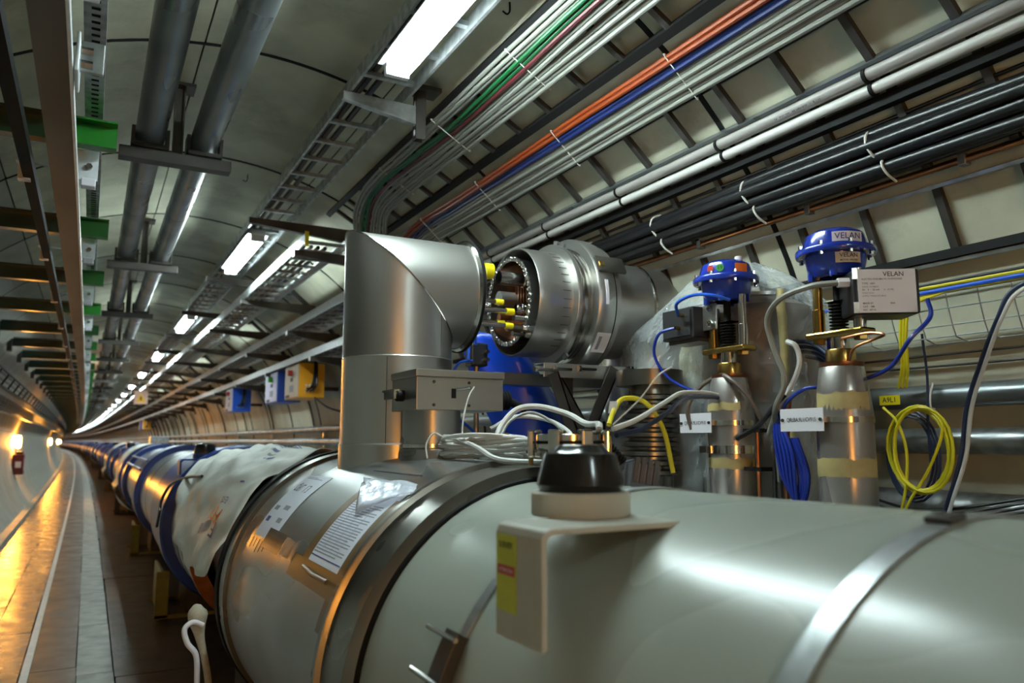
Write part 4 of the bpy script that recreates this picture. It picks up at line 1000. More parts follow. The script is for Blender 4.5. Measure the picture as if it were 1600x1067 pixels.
for j in range(5):
    for k in range(n):
        a = 2*pi*k/n; zz = ER*cos(a); x0 = EX - zz
        vs.append((x0 + (XE-x0)*j/4, EY + ER*sin(a), EZ + zz))
for j in range(4):
    for k in range(n): fs.append((j*n+k, j*n+(k+1) % n, (j+1)*n+(k+1) % n, (j+1)*n+k))
m.add(vs, fs).build('side_arm', steel, el)
pts = [(EX + (ER+0.001)*cos(2*pi*k/72), EY + (ER+0.001)*sin(2*pi*k/72), EZ - (ER+0.001)*cos(2*pi*k/72)) for k in range(73)]
MB().tube(pts, 0.003, 6).build('mitre_weld', steel_p, el)
MB().lathe([(ER-0.004, XE-0.012), (ER+0.006, XE-0.012), (ER+0.014, XE-0.002), (ER+0.014, XE+0.012), (ER+0.004, XE+0.014), (ER-0.03, XE+0.014), (ER-0.03, XE-0.05)], (0, EY, EZ), 'X', n).build('flange', steel_p, el)
MB().lathe([(ER+0.0145, XE-0.0015), (ER+0.019, XE-0.0015), (ER+0.019, XE+0.0075), (ER+0.0145, XE+0.0075)], (0, EY, EZ), 'X', n, closed=True).build('gasket', black, el)
MB().lathe([(0.0, XE-0.06), (ER-0.03, XE-0.06)], (0, EY, EZ), 'X', 48).build('inner_screen', copper_d, el)
for (yy) in (-0.05, ):
    MB().tube([(EX + (ER+0.001)*cos(rad(-120)), EY + (ER+0.001)*sin(rad(-120)), 1.30), (EX + (ER+0.001)*cos(rad(-120)), EY + (ER+0.001)*sin(rad(-120)), 1.605)], 0.0012, 5).build('seam', dark_st, el)
    MB().tube([(EX + (ER)*cos(rad(-60)), EY + (ER)*sin(rad(-60)), 1.615), (EX + (ER)*cos(rad(-60)), EY + (ER)*sin(rad(-60)), 1.765)], 0.0012, 5).build('seam', dark_st, el)
a = rad(195)
m = MB(); 
for q in range(4):
    a0_, a1_ = rad(163+3.5*q), rad(166.5+3.5*q)
    m.add([(EX+(ER+0.001)*cos(a0_), EY+(ER+0.001)*sin(a0_), 1.665), (EX+(ER+0.001)*cos(a1_), EY+(ER+0.001)*sin(a1_), 1.665), (EX+(ER+0.001)*cos(a1_), EY+(ER+0.001)*sin(a1_), 1.715), (EX+(ER+0.001)*cos(a0_), EY+(ER+0.001)*sin(a0_), 1.715)], [(0,1,2,3)])
m.build('sticker', label_w, el)['label'] = 'small white sticker'
# stubs and capped tubes coming out of the arm
for (dy, dz, r, x1, m, cap, lb) in ((-0.075, 0.095, 0.012, 1.29, steel_p, 0.030, 'a'), (-0.10, -0.025, 0.008, 1.325, steel_p, 0.011, 'b'), (-0.12, -0.062, 0.010, 1.36, steel_p, 0.0125, 'c'), (-0.10, -0.105, 0.009, 1.33, steel_p, 0.0115, 'd'), (-0.13, -0.118, 0.009, 1.35, steel_p, 0.0115, 'e')):
    tb = MB().cyl((XE-0.055, EY+dy, EZ+dz), (x1, EY+dy, EZ+dz), r, 14).build('capillary_tube', m, el)
    MB().lathe([(0.0, 0.034), (cap, 0.032), (cap, 0.0), (r, 0.0)], (x1-0.018, EY+dy, EZ+dz), 'X', 16).build('yellow_cap', yellow, tb)
MB().lathe([(0.0, 0.0), (0.016, 0.0), (0.018, 0.05), (0.016, 0.11), (0.0, 0.11)], (XE-0.03, EY-0.095, EZ-0.043), 'X', 14).build('foil_wrapped_tube', foil, el)

# ------------------------------------------------------------------ open sleeve assembly on the far side of the gap
sv = thing('bellows_sleeve', 'open cylindrical steel sleeve with clamp rings facing the elbow', 'pipe', (1.70, EY, 1.60))
SR = 0.213
MB().lathe([(SR-0.004, 1.60), (SR-0.004, 1.438), (SR, 1.435), (SR+0.002, 1.438), (SR+0.002, 1.50), (SR, 1.60)], (0, EY, EZ), 'X', n).build('front_shell', steel, sv)
MB().lathe([(0.160, 1.62), (0.160, 1.418), (0.168, 1.414), (0.172, 1.418), (0.172, 1.62)], (0, EY, EZ), 'X', n).build('inner_shield', steel_p, sv)
m = MB()
for k in range(48):
    a = 2*pi*k/48
    p = Vector((1.416 + 0.004*noise.noise((k, 1, 1)), EY + 0.169*cos(a), EZ + 0.169*sin(a))); m.add(*(lambda c: (c.v, c.f))(MB().lathe([(0.0, -0.007), (0.009, -0.004), (0.010, 0.004), (0.0, 0.007)], p, 'X', 6)))
m.build('foil_edge', foil, sv)
MB().lathe([(0.0, 1.53), (0.158, 1.53), (0.158, 1.60)], (0, EY, EZ), 'X', 48).build('copper_screen', copper_d, sv)
for q in range(7):
    MB().box(1.465, 1.528, EY-0.105+0.022*q, EY-0.101+0.022*q, EZ-0.07, EZ+0.03+0.01*q).build('copper_fin', copper_d, sv, False)
pts = lambda dy, dz: [(1.53, EY+dy, EZ+dz)]
MB().lathe([(0.026, 0.0), (0.026, 0.10), (0.030, 0.105), (0.030, 0.125), (0.027, 0.13), (0.027, 0.20), (0.024, 0.20), (0.024, 0.0)], (1.335, EY-0.075, EZ+0.075), 'X', 24).build('process_pipe', steel_p, sv)
MB().lathe([(0.0, 0.03), (0.025, 0.03)], (1.335, EY-0.075, EZ+0.075), 'X', 20).build('pipe_bore', black, sv)
for (dy, dz, r, x0, m) in ((-0.13, -0.085, 0.012, 1.37, steel_p), (-0.12, -0.12, 0.011, 1.345, steel_b), (-0.10, -0.14, 0.010, 1.38, steel_b), (-0.02, -0.10, 0.022, 1.40, copper), (0.05, 0.02, 0.03, 1.40, steel), (0.03, -0.06, 0.016, 1.39, copper)):
    MB().cyl((x0, EY+dy, EZ+dz), (1.53, EY+dy, EZ+dz), r, 16).build('process_pipe', m, sv)
for (dy, dz, r, x0) in ((-0.13, -0.085, 0.020, 1.44), (-0.12, -0.12, 0.019, 1.41), (-0.09, -0.04, 0.02, 1.40), (-0.10, -0.14, 0.018, 1.43)):
    MB().lathe([(r*0.7, 0.0), (r, 0.02), (r*0.85, 0.05), (r, 0.08), (r*0.7, 0.09)], (x0, EY+dy, EZ+dz), 'X', 10).build('foil_wrap', foil, sv)
MB().lathe([(SR, 1.585), (0.245, 1.588), (0.247, 1.592), (0.247, 1.606), (0.225, 1.61), (SR, 1.612)], (0, EY, EZ), 'X', n).build('front_plate_ring', steel, sv)
MB().lathe([(0.222, 1.61), (0.238, 1.618), (0.222, 1.626), (0.238, 1.634), (0.222, 1.642), (0.238, 1.650), (0.222, 1.658), (0.24, 1.666)], (0, EY, EZ), 'X', n).build('bellows', steel_p, sv)
MB().lathe([(0.235, 1.664), (0.272, 1.662), (0.278, 1.67), (0.278, 1.715), (0.272, 1.742), (0.262, 1.745), (0.262, 1.775), (0.25, 1.78), (0.20, 1.782)], (0, EY, EZ), 'X', n).build('clamp_ring', steel, sv)
MB().lathe([(0.2625, 1.748), (0.2645, 1.748), (0.2645, 1.752), (0.2625, 1.752)], (0, EY, EZ), 'X', n, closed=True).build('dark_groove', black, sv)
# clamp block and paper on the ring (placed at an angle round the x axis)
def ang_box(x0, x1, aa, half, r0, r1):
    m = MB(); vs = []; fs = []; k = 6
    for i in range(k+1):
        a = rad(aa - half + 2*half*i/k)
        for (x, r) in ((x0, r0), (x1, r0), (x1, r1), (x0, r1)): vs.append((x, EY + r*cos(a), EZ + r*sin(a)))
    for i in range(k):
        for j in range(4): p = i*4+j; q = i*4+(j+1) % 4; fs.append((p, q, q+4, p+4))
    fs += [(3,2,1,0), (k*4, k*4+1, k*4+2, k*4+3)]
    return m.add(vs, fs)
ang_box(1.668, 1.795, 152, 7, 0.278, 0.290).build('clamp_block', steel_b, sv, False)
ang_box(1.675, 1.695, 153, 2, 0.290, 0.294).build('clamp_bolt', brass, sv, False)
ang_box(1.69, 1.703, 176, 10, 0.2785, 0.281).build('scale_strip', label_w, sv, False)
ang_box(1.672, 1.735, 218, 9, 0.279, 0.2802).build('paper_tag', label_w, sv, False)
ang_box(1.684, 1.698, 218, 6, 0.2803, 0.2808).build('paper_print', ink_g, sv, False)
for q in range(14): ang_box(1.54, 1.575, 120 + 9*q, 0.25, SR+0.001, SR+0.0022).build('pen_mark', ink, sv, False)
for aa in (105, 117, 240):
    ang_box(1.596, 1.606, aa, 3, 0.247, 0.262).build('lug', steel, sv, False)
MB().lathe([(0.200, 1.775), (0.203, 1.80), (0.203, 2.0)], (0, EY, EZ), 'X', n).build('pipe', steel, sv)
MB().lathe([(0.204, 1.985), (0.208, 1.99), (0.208, 2.0), (0.204, 2.005)], (0, EY, EZ), 'X', n).build('weld_seam', steel_p, sv)
# segmented bend down to the cryogenic line
m = MB(); vs = []; fs = []
path = [(2.0, EZ, 0.0), (2.045, EZ-0.005, 22.5), (2.118, EZ-0.078, 67.5), (2.125, EZ-0.13, 90), (2.125, 1.0, 90), (2.02, 0.86, 90)]
R_ = 0.203
for (px_, pz_, an) in path[:5]:
    d = Vector((sin(rad(an)), 0, cos(rad(an))))    # in-plane radial direction
    stretch = 1/cos(rad(22.5)) if an in (22.5, 67.5) else 1
    for k in range(48):
        a = 2*pi*k/48; p = Vector((px_, EY, pz_)) + d*(R_*stretch*cos(a)) + Vector((0, R_*sin(a), 0)); vs.append(p)
for j in range(4):
    for k in range(48): fs.append((j*48+k, j*48+(k+1) % 48, (j+1)*48+(k+1) % 48, (j+1)*48+k))
m.add(vs, fs).build('mitred_bend', steel, sv)

# support frame under the open sleeve
fr = thing('sleeve_stand', 'dark angle-iron stand with bolts under the open sleeve', 'stand', (1.72, 2.45, 1.0))
MB().box(1.44, 2.0, 2.40, 2.406, 1.555, 1.605).build('crossbar', steel, fr, False, 0.002)
MB().box(1.44, 2.0, 2.40, 2.46, 1.603, 1.608).build('crossbar', steel, fr, False, 0.002)
MB().box(1.44, 2.0, 2.80, 2.86, 1.555, 1.605).build('crossbar', steel, fr, False, 0.002)
for (xa, za, xb, zb, y) in ((1.75, 1.60, 1.60, 1.30, 2.39), (1.47, 1.57, 1.56, 1.33, 2.385), (1.51, 1.55, 1.70, 1.25, 2.42), (1.80, 1.60, 1.98, 1.30, 2.39)):
    d = Vector((xb-xa, 0, zb-za)).normalized(); nn = Vector((d.z, 0, -d.x)); L_ = math.hypot(xb-xa, zb-za)
    M = Matrix(((d.x, 0, nn.x, xa), (0, 1, 0, y), (d.z, 0, nn.z, za), (0,0,0,1)))
    m = MB(); m.box(0, L_, -0.003, 0.003, -0.022, 0.022, M); m.box(0, L_, -0.003, 0.03, -0.022, -0.016, M); m.build('strut', dark_st, fr, False)
for (x, z) in ((1.52, 1.585), (1.63, 1.59), (1.44, 1.58), (1.88, 1.60)):
    m = MB(); m.cyl((x-0.04, 2.385, z), (x+0.03, 2.385, z), 0.006, 8); m.cyl((x-0.05, 2.385, z), (x-0.04, 2.385, z), 0.012, 6); m.build('bolt', steel_p, fr)
MB().box(1.555, 1.585, 2.43, 2.45, 1.36, 1.56).build('drop_bar', dark_st, fr, False)
for x in (1.60, 1.96):
    MB().box(x-0.025, x+0.025, 2.42, 2.47, 1.0, 1.35).build('post', dark_st, fr, False)
# vertical bellows behind the port
bl = thing('vacuum_bellows', 'corrugated dark steel bellows below the support frame', 'bellows', (1.78, 2.22, 1.0))
pr = [(0.075, 0.98)]
for q in range(9): z = 1.20 + 0.033*q; pr += [(0.078, z), (0.105, z+0.006), (0.105, z+0.018), (0.078, z+0.025)]
MB().lathe(pr + [(0.075, 1.52)], (1.78, 2.22, 0), 'Z', 36).build('corrugation', steel_b, bl)
MB().lathe([(0.0, 1.575), (0.12, 1.575), (0.12, 1.52), (0.0, 1.52)], (1.78, 2.22, 0), 'Z', 36).build('top_flange', steel_b, bl)
# blue tarpaulin behind the gap
m = MB(); vs = []; fs = []
for j in range(15):
    for i in range(11):
        u, v = i/10, j/14
        x = 1.38 + 0.22*v + u*(0.30 + 0.25*v); z = 1.78 - 0.50*v + 0.03*sin(u*5); y_ = 3.02 + 0.06*sin(u*6+v*3) - 0.05*v
        vs.append((x, y_, z))
for j in range(14):
    for i in range(10): fs.append((j*11+i, j*11+i+1, j*11+i+12, j*11+i+11))
o = tag(m.add(vs, fs).build('tarpaulin', blue_tarp), 'bright blue tarpaulin hanging behind the open sleeve', 'tarpaulin'); o.modifiers.new('s', 'SOLIDIFY').thickness = 0.003
# black gauge with blue hoses behind the elbow
t = thing('gauge_head', 'small black gauge with steel screws in the gap behind the elbow', 'gauge', (1.42, 2.95, 1.66))
MB().box(1.40, 1.48, 2.93, 3.0, 1.64, 1.74).build('housing', blackp, t, False, 0.008)
for z in (1.665, 1.70): MB().cyl((1.46, 2.93, z), (1.46, 2.89, z), 0.007, 8).build('screw', steel_p, t)
MB().cyl((1.44, 2.965, 1.64), (1.44, 2.965, 1.25), 0.012, 8).build('stem', steel_b, t)
cable('pneumatic_hose', [(1.42, 2.93, 1.73), (1.40, 2.90, 1.80), (1.38, 2.90, 1.76), (1.37, 2.90, 1.66)], 0.006, blue_bright, 'bright blue hose looping over the black gauge', 'hose')
cable('pneumatic_hose', [(1.40, 2.92, 1.66), (1.33, 2.90, 1.645), (1.28, 2.88, 1.58), (1.27, 2.86, 1.50)], 0.006, blue_bright, 'bright blue hose curling down from the gauge behind the box', 'hose')
cable('pneumatic_hose', [(1.20, 2.80, 1.44), (1.28, 2.80, 1.41), (1.36, 2.80, 1.35), (1.42, 2.8, 1.28)], 0.006, blue_bright, 'short blue hose low behind the junction box', 'hose')

# ------------------------------------------------------------------ junction box on its stub
jb = thing('junction_box', 'flat steel junction box on a stub pipe in front of the elbow', 'box', (0.99, 2.30, 1.23))
MB().box(0.868, 1.168, 2.205, 2.425, 1.418, 1.520).build('case', steel, jb, False, 0.002)
MB().box(0.864, 1.172, 2.201, 2.429, 1.5205, 1.543).build('lid', steel, jb, False, 0.002)
for (x, z) in ((0.925, 1.505), (1.045, 1.505), (0.925, 1.433), (1.045, 1.433)):
    MB().cyl((x, 2.206, z), (x, 2.202, z), 0.005, 8).build('screw', dark_st, jb)
MB().box(0.985, 1.0, 2.2035, 2.206, 1.455, 1.485).build('slot', black, jb, False)
MB().cyl((0.995, 2.215, 1.482), (1.035, 2.17, 1.487), 0.005, 8).build('lever', steel_p, jb)
m = MB(); m.cyl((0.868, 2.32, 1.465), (0.845, 2.32, 1.465), 0.018, 12); m.cyl((0.845, 2.32, 1.465), (0.825, 2.32, 1.465), 0.013, 12); m.build('connector', black, jb)
MB().box(0.815, 0.835, 2.26, 2.37, 1.476, 1.482).build('connector_clip', steel_p, jb, False)
MB().box(0.818, 0.826, 2.27, 2.36, 1.452, 1.478).build('connector_clip', steel_p, jb, False)
SX, SY = 0.965, 2.315
MB().lathe([(0.100, 1.20), (0.100, 1.285), (0.097, 1.29), (0.097, 1.296), (0.093, 1.30), (0.093, 1.42)], (SX, SY, 0), 'Z', 48).build('stub_pipe', steel_s, jb)
MB().lathe([(0.0935, 1.302), (0.0975, 1.302), (0.0975, 1.312), (0.0935, 1.312)], (SX, SY, 0), 'Z', 48, closed=True).build('clamp_ring', steel_p, jb)
cable('wire_tie', [(1.045, 2.165, 1.49), (1.02, 2.155, 1.455), (0.995, 2.14, 1.38), (0.985, 2.12, 1.31), (0.985, 2.10, 1.285)], 0.0026, white_cable, 'thin white wire hanging from the lever of the junction box', 'wire', None, 6)
t = thing('cable_plug', 'black ribbed plug at the right end of the junction box', 'connector', (1.21, 2.36, 1.44))
pr = []
for q in range(8): pr += [(0.026, 0.0+0.012*q), (0.034, 0.004+0.012*q), (0.034, 0.008+0.012*q), (0.026, 0.011+0.012*q)]
MB().lathe(pr, (1.175, 2.36, 1.462), 'X', 20).build('ribbed_sleeve', black, t)
MB().cyl((1.27, 2.36, 1.462), (1.33, 2.34, 1.43), 0.014, 12).build('tail', black, t)

# ------------------------------------------------------------------ white cable coil, vacuum port, connector
cw = thing('cable_coil', 'oval coil of white cable lying on top of the magnet', 'cable coil', (1.0, 1.98, 1.24))
for i in range(8):
    ry, rx = 0.235 + 0.015*random.uniform(-1, 1), 0.062 + 0.02*random.uniform(-1, 1); zz = 1.280 + 0.0075*i
    pts = [(0.985 + 0.012*random.uniform(-.5, .5) + rx*cos(2*pi*k/24), 1.985 + ry*sin(2*pi*k/24), zz + 0.006*sin(2*pi*k/12 + i)) for k in range(25)]
    MB().tube(pts, 0.0062, 8).build('loop', white_cable, cw)
MB().tube(smooth_path([(0.96, 2.20, 1.335), (0.93, 2.05, 1.33), (0.90, 1.85, 1.305), (0.90, 1.72, 1.275), (0.96, 1.62, 1.27), (1.05, 1.58, 1.27)]), 0.0075, 8).build('lead', white_cable, cw)
MB().tube(smooth_path([(0.90, 2.19, 1.27), (0.90, 2.20, 1.31), (0.925, 2.205, 1.345), (0.955, 2.20, 1.335)]), 0.003, 6).build('tie', tie_w, cw)
vp = thing('vacuum_port', 'polished vacuum port with claw clamps on top of the magnet', 'port', (1.0, 1.55, 1.22))
MB().lathe([(0.058, 1.20), (0.058, 1.299), (0.080, 1.299), (0.082, 1.302), (0.082, 1.314), (0.080, 1.316)], (1.0, 1.55, 0), 'Z', 48).build('neck', steel_p, vp)
MB().lathe([(0.079, 1.316), (0.079, 1.321)], (1.0, 1.55, 0), 'Z', 48).build('seal', black, vp)
MB().lathe([(0.080, 1.321), (0.082, 1.323), (0.082, 1.336), (0.080, 1.338), (0.0, 1.338)], (1.0, 1.55, 0), 'Z', 48).build('blank_flange', steel_p, vp)
for aa in (215, 262, 150, 75, 15, 310):
    a = rad(aa); d = Vector((cos(a), sin(a), 0)); s_ = Vector((-sin(a), cos(a), 0)); M = Matrix(((d.x, s_.x, 0, 1.0), (d.y, s_.y, 0, 1.55), (0, 0, 1, 0), (0,0,0,1)))
    cl = MB(); cl.box(0.083, 0.100, -0.014, 0.014, 1.282, 1.348, M); cl.box(0.066, 0.084, -0.014, 0.014, 1.339, 1.348, M); cl.box(0.066, 0.084, -0.014, 0.014, 1.282, 1.298, M)
    k_ = cl.build('claw_clamp', steel_p, vp, False, 0.007)
    MB().cyl(M @ Vector((0.092, 0, 1.282)), M @ Vector((0.092, 0, 1.264)), 0.006, 8).build('clamp_screw', brass, k_)
t = thing('vacuum_port', 'low steel port flange behind the white coil', 'port', (1.06, 2.08, 1.2))
MB().lathe([(0.075, 1.18), (0.075, 1.30), (0.10, 1.30), (0.10, 1.322), (0.0, 1.322)], (1.09, 2.06, 0), 'Z', 36).build('flange', steel_p, t)
for aa in (200, 250, 310): 
    a = rad(aa); MB().cyl((1.09+0.088*cos(a), 2.06+0.088*sin(a), 1.30), (1.09+0.088*cos(a), 2.06+0.088*sin(a), 1.345), 0.009, 8).build('bolt', brass, t)
gc = thing('plug_connector', 'dark grey rectangular plug connector with ribbed boot on the magnet', 'connector', (1.20, 1.54, 1.16))
Mg = Matrix.Translation((1.20, 1.54, 1.225)) @ Matrix.Rotation(rad(12), 4, 'Y') @ Matrix.Rotation(rad(-24), 4, 'Z')
MB().box(-0.035, 0.035, -0.045, 0.045, -0.055, 0.04, Mg).build('case', ink_g if False else mat('plug_grey', (0.09, 0.09, 0.10), 0.4), gc, False, 0.004)
MB().box(-0.034, 0.034, -0.03, 0.043, 0.041, 0.046, Mg).build('cover', mat('plug_cover', (0.22, 0.23, 0.27), 0.4), gc, False, 0.002)
MB().lathe([(0.008, 0.046), (0.013, 0.046), (0.013, 0.049), (0.008, 0.049)], (0, 0, 0), 'Z', 16, closed=True)
mm = MB().lathe([(0.007, 0.0462), (0.012, 0.0462), (0.012, 0.0485), (0.007, 0.0485)], (0, 0.01, 0), 'Z', 16, closed=True); mm.v = [tuple(Mg @ Vector(p)) for p in mm.v]; mm.build('emblem', galv, gc)
for q in range(4): MB().box(-0.03+0.016*q, -0.02+0.016*q, -0.05, -0.03, -0.01, 0.05, Mg).build('latch', blackp, gc, False)
pr = []
for q in range(8): pr += [(0.010, 0.009*q), (0.014, 0.003+0.009*q), (0.014, 0.006+0.009*q), (0.010, 0.0085+0.009*q)]
bt = MB().lathe(pr, (0, 0, 0), 'Z', 14); Mb = Matrix.Translation((1.175, 1.575, 1.268)) @ Matrix.Rotation(rad(-38), 4, 'Y') @ Matrix.Rotation(rad(-20), 4, 'X')
bt.v = [tuple(Mb @ Vector(p)) for p in bt.v]; bt.build('boot', black, gc)
# loose cables round the port
cable('signal_cable', [(1.02, 1.98, 1.30), (1.06, 2.02, 1.36), (1.12, 2.03, 1.415), (1.18, 2.0, 1.425), (1.22, 1.90, 1.40), (1.20, 1.78, 1.37), (1.16, 1.66, 1.365), (1.12, 1.60, 1.35)], 0.0085, white_cable, 'thick white cable arching from the coil towards the vacuum port', 'cable')
cable('signal_cable', [(1.12, 2.2, 1.36), (1.20, 2.18, 1.40), (1.28, 2.12, 1.39), (1.30, 2.02, 1.35), (1.28, 1.95, 1.30)], 0.007, white_cable, 'white cable curling behind the arching one', 'cable')
cable('signal_cable', [(1.10, 2.1, 1.33), (1.15, 2.12, 1.385), (1.22, 2.10, 1.41), (1.27, 2.02, 1.36), (1.27, 1.92, 1.29)], 0.005, grey_cable, 'thin grey cable curling under the white arch', 'cable')
cable('signal_cable', [(1.09, 1.50, 1.35), (1.18, 1.52, 1.375), (1.35, 1.62, 1.425), (1.55, 1.78, 1.465), (1.72, 1.86, 1.475), (1.80, 1.88, 1.47)], 0.0068, white_cable, 'pale cable sweeping from the port up to the left valve', 'cable')
cable('signal_cable', [(1.10, 1.50, 1.335), (1.20, 1.53, 1.352), (1.37, 1.63, 1.40), (1.56, 1.78, 1.448), (1.74, 1.86, 1.462), (1.80, 1.88, 1.46)], 0.0068, navy_cable, 'dark cable sweeping below the pale one to the left valve', 'cable')
cable('signal_cable', [(1.10, 1.53, 1.36), (1.14, 1.56, 1.40), (1.20, 1.60, 1.43), (1.27, 1.60, 1.42), (1.31, 1.58, 1.35), (1.33, 1.57, 1.24)], 0.0065, yellow_cable, 'yellow lead looping over beside the vacuum port', 'cable')
t = tag(plate((1.135, 1.56, 1.405), (0.4, -0.9, 0), (0.2, 0, 1), (-0.9, -0.4, 0.2), 0.022, 0.03, 0.002).build('cable_flag', label_w), 'small white flag label on the yellow lead', 'label')
cable('wire_tie', [(1.09, 1.50, 1.36), (1.14, 1.46, 1.42), (1.18, 1.44, 1.475), (1.225, 1.44, 1.50)], 0.0022, white_cable, 'stiff white tie end sticking up from the vacuum port', 'wire', None, 6)

# ------------------------------------------------------------------ control valves
VX = 1.85
def valve(y, label, code, kind):
    t = thing('control_valve', label, 'valve', (VX, y, 1.0))
    x = VX
    MB().lathe([(0.076, 0.97), (0.076, 1.40), (0.072, 1.44), (0.060, 1.525), (0.056, 1.53)], (x, y, 0), 'Z', 40).build('body', valve_st, t)
    MB().lathe([(0.058, 1.528), (0.060, 1.532), (0.060, 1.540), (0.0, 1.542)], (x, y, 0), 'Z', 32).build('body_rim', copper_d, t)
    MB().lathe([(0.040, 1.540), (0.040, 1.575), (0.038, 1.578), (0.024, 1.58), (0.024, 1.612)], (x, y, 0), 'Z', 6 if False else 32).build('neck', brass, t)
    MB().lathe([(0.026, 1.575), (0.026, 1.613)], (x, y, 0), 'Z', 24).build('gland', steel_p, t)
    m = MB(); m.box(x-0.032, x+0.032, y-0.095, y+0.095, 1.612, 1.632); m.build('yoke_plate', brass, t, False, 0.006)
    for s in (-1, 1):
        MB().cyl((x, y+s*0.068, 1.60), (x, y+s*0.068, 1.612), 0.019, 6).build('hex_nut', brass, t)
        MB().lathe([(0.017, 1.632), (0.017, 1.70), (0.0135, 1.702), (0.0135, 1.80)], (x, y+s*0.068, 0), 'Z', 20).build('pillar', brass if s > 0 else steel_p, t)
    pr = [(0.018, 1.632)]
    for q in range(8): z = 1.635 + 0.0095*q; pr += [(0.017, z), (0.026, z+0.003), (0.026, z+0.005), (0.017, z+0.008)]
    MB().lathe(pr + [(0.012, 1.715), (0.012, 1.80)], (x, y, 0), 'Z', 20).build('stem_bellows', black, t)
    MB().box(x-0.025, x+0.025, y-0.045, y+0.03, 1.715, 1.715).build('stem_clamp', brass, t, False, 0.003)
    act = MB().lathe([(0.045, 1.785), (0.060, 1.788), (0.078, 1.81), (0.084, 1.845), (0.107, 1.847), (0.109, 1.852), (0.109, 1.862), (0.106, 1.866), (0.088, 1.868), (0.086, 1.885), (0.078, 1.908), (0.060, 1.919), (0.0, 1.923)], (x, y, 0), 'Z', 48).build('actuator', blue_v, t)
    for q in range(8):
        a = 2*pi*q/8 + 0.3
        mb = MB(); mb.cyl((x+0.100*cos(a), y+0.100*sin(a), 1.838), (x+0.100*cos(a), y+0.100*sin(a), 1.876), 0.006, 6); mb.build('flange_bolt', steel_p, act)
    for a in (0.6, 2.2, 3.7, 5.2):
        MB().cyl((x+0.066*cos(a), y+0.066*sin(a), 1.78), (x+0.066*cos(a), y+0.066*sin(a), 1.81), 0.011, 8).build('boss', blue_v, act)
    def surf(aa, z, r):   # point on the actuator wall, angle from -x towards -y
        a = pi + rad(aa); return Vector((x + r*cos(a), y + r*sin(a), z))
    def sticker(aa, half, z0, z1, r, m_, nm, lb=None):
        o = MB(); vs = []; fs = []; k = 6
        for i in range(k+1):
            for z in (z0, z1): vs.append(surf(aa-half+2*half*i/k, z, r))
        for i in range(k): fs.append((2*i, 2*i+2, 2*i+3, 2*i+1))
        o = o.add(vs, fs).build(nm, m_, act)
        if lb: o['label'] = lb
        return o
    def disc(aa, z, m_, lb):
        vs = [surf(aa + math.degrees(0.0125*cos(2*pi*k/16)/0.089), z + 0.0125*sin(2*pi*k/16), 0.0888) for k in range(16)]
        MB().add(vs, [tuple(range(16))]).build('sticker', m_, act)['label'] = lb
    def curved(s, aa, z, r, size, m_):
        text('lettering', s, m_, act, lambda a, b: surf(aa + math.degrees(a/r), z + b, r + 0.0008), size)
    if kind == 0:
        disc(34, 1.886, sticker_g, 'green round sticker'); disc(12, 1.886, sticker_r, 'red round sticker')
        sticker(80, 15, 1.872, 1.900, 0.089, sticker_o, 'sticker', 'orange sticker')
        curved('19', 34, 1.885, 0.0892, 0.018, ink)
        MB().cyl((x+0.02, y-0.04, 1.92), (x+0.02, y-0.04, 1.935), 0.012, 10).build('plug', label_w, act)
        ps = MB().box(x-0.075, x+0.05, y+0.085, y+0.245, 1.672, 1.780).build('positioner', blackp, t, False, 0.004)
        MB().box(x-0.079, x-0.0755, y+0.095, y+0.235, 1.682, 1.770).build('positioner_face', mat('dark_face', (0.025, 0.025, 0.028), 0.35), ps, False)
        MB().box(x-0.05, x+0.04, y+0.085, y+0.240, 1.660, 1.672).build('positioner_base', steel_b, ps, False)
        MB().box(x-0.030, x-0.024, y+0.02, y+0.115, 1.695, 1.785).build('mounting_plate', steel, t, False, 0.003)
        for (yy, zz) in ((0.04, 1.765), (0.04, 1.715), (0.095, 1.765), (0.095, 1.715)):
            mb = MB(); mb.cyl((x-0.024, y+yy, zz), (x-0.050, y+yy, zz), 0.006, 8); mb.cyl((x-0.034, y+yy, zz), (x-0.044, y+yy, zz), 0.010, 6); mb.build('mounting_bolt', steel_p, t)
        for (zz, yy) in ((1.752, 0.13), (1.71, 0.15)):
            MB().cyl((x-0.079, y+yy, zz), (x-0.10, y+yy, zz), 0.007, 8).build('hose_fitting', brass, ps)
    else:
        sticker(62, 28, 1.872, 1.900, 0.0888, label_w, 'sticker', 'white maker sticker')
        curved('VELAN', 62, 1.886, 0.0892, 0.024, ink_b)
        sticker(62, 24, 1.812, 1.842, 0.0865, beige_m, 'sticker', 'beige maker sticker')
        curved('VELAN', 62, 1.832, 0.0868, 0.017, ink); curved('MODEL 600-100', 62, 1.818, 0.0868, 0.007, ink)
        u = Vector((0.83, -0.55, 0)).normalized(); nrm = Vector((-0.55, -0.83, 0)).normalized(); up = Vector((0, 0, 1))
        c0 = Vector((x+0.005, y-0.152, 1.722))
        ps = plate(c0 - nrm*0.060, u, up, nrm, 0.175, 0.125, 0.12).build('positioner', blackp, t, False, 0.010)
        plate(c0 + nrm*0.0015, u, up, nrm, 0.150, 0.118, 0.002).build('positioner_label', label_w, ps, False)['label'] = 'white printed data label'
        for (a_, b_) in ((-0.082, 0.048), (-0.082, -0.045)): plate(c0 + u*a_ + up*b_ + nrm*0.001, u, up, nrm, 0.014, 0.03, 0.004).build('silver_corner', steel_p, ps, False)
        f = plane_fn(c0 + nrm*0.0026, u, up, nrm, 0.0004)
        sh_ = lambda du, dv: (lambda a, b: f(a+du, b+dv))
        text('lettering', 'VELAN', ink, ps, sh_(0.018, 0.045), 0.018)
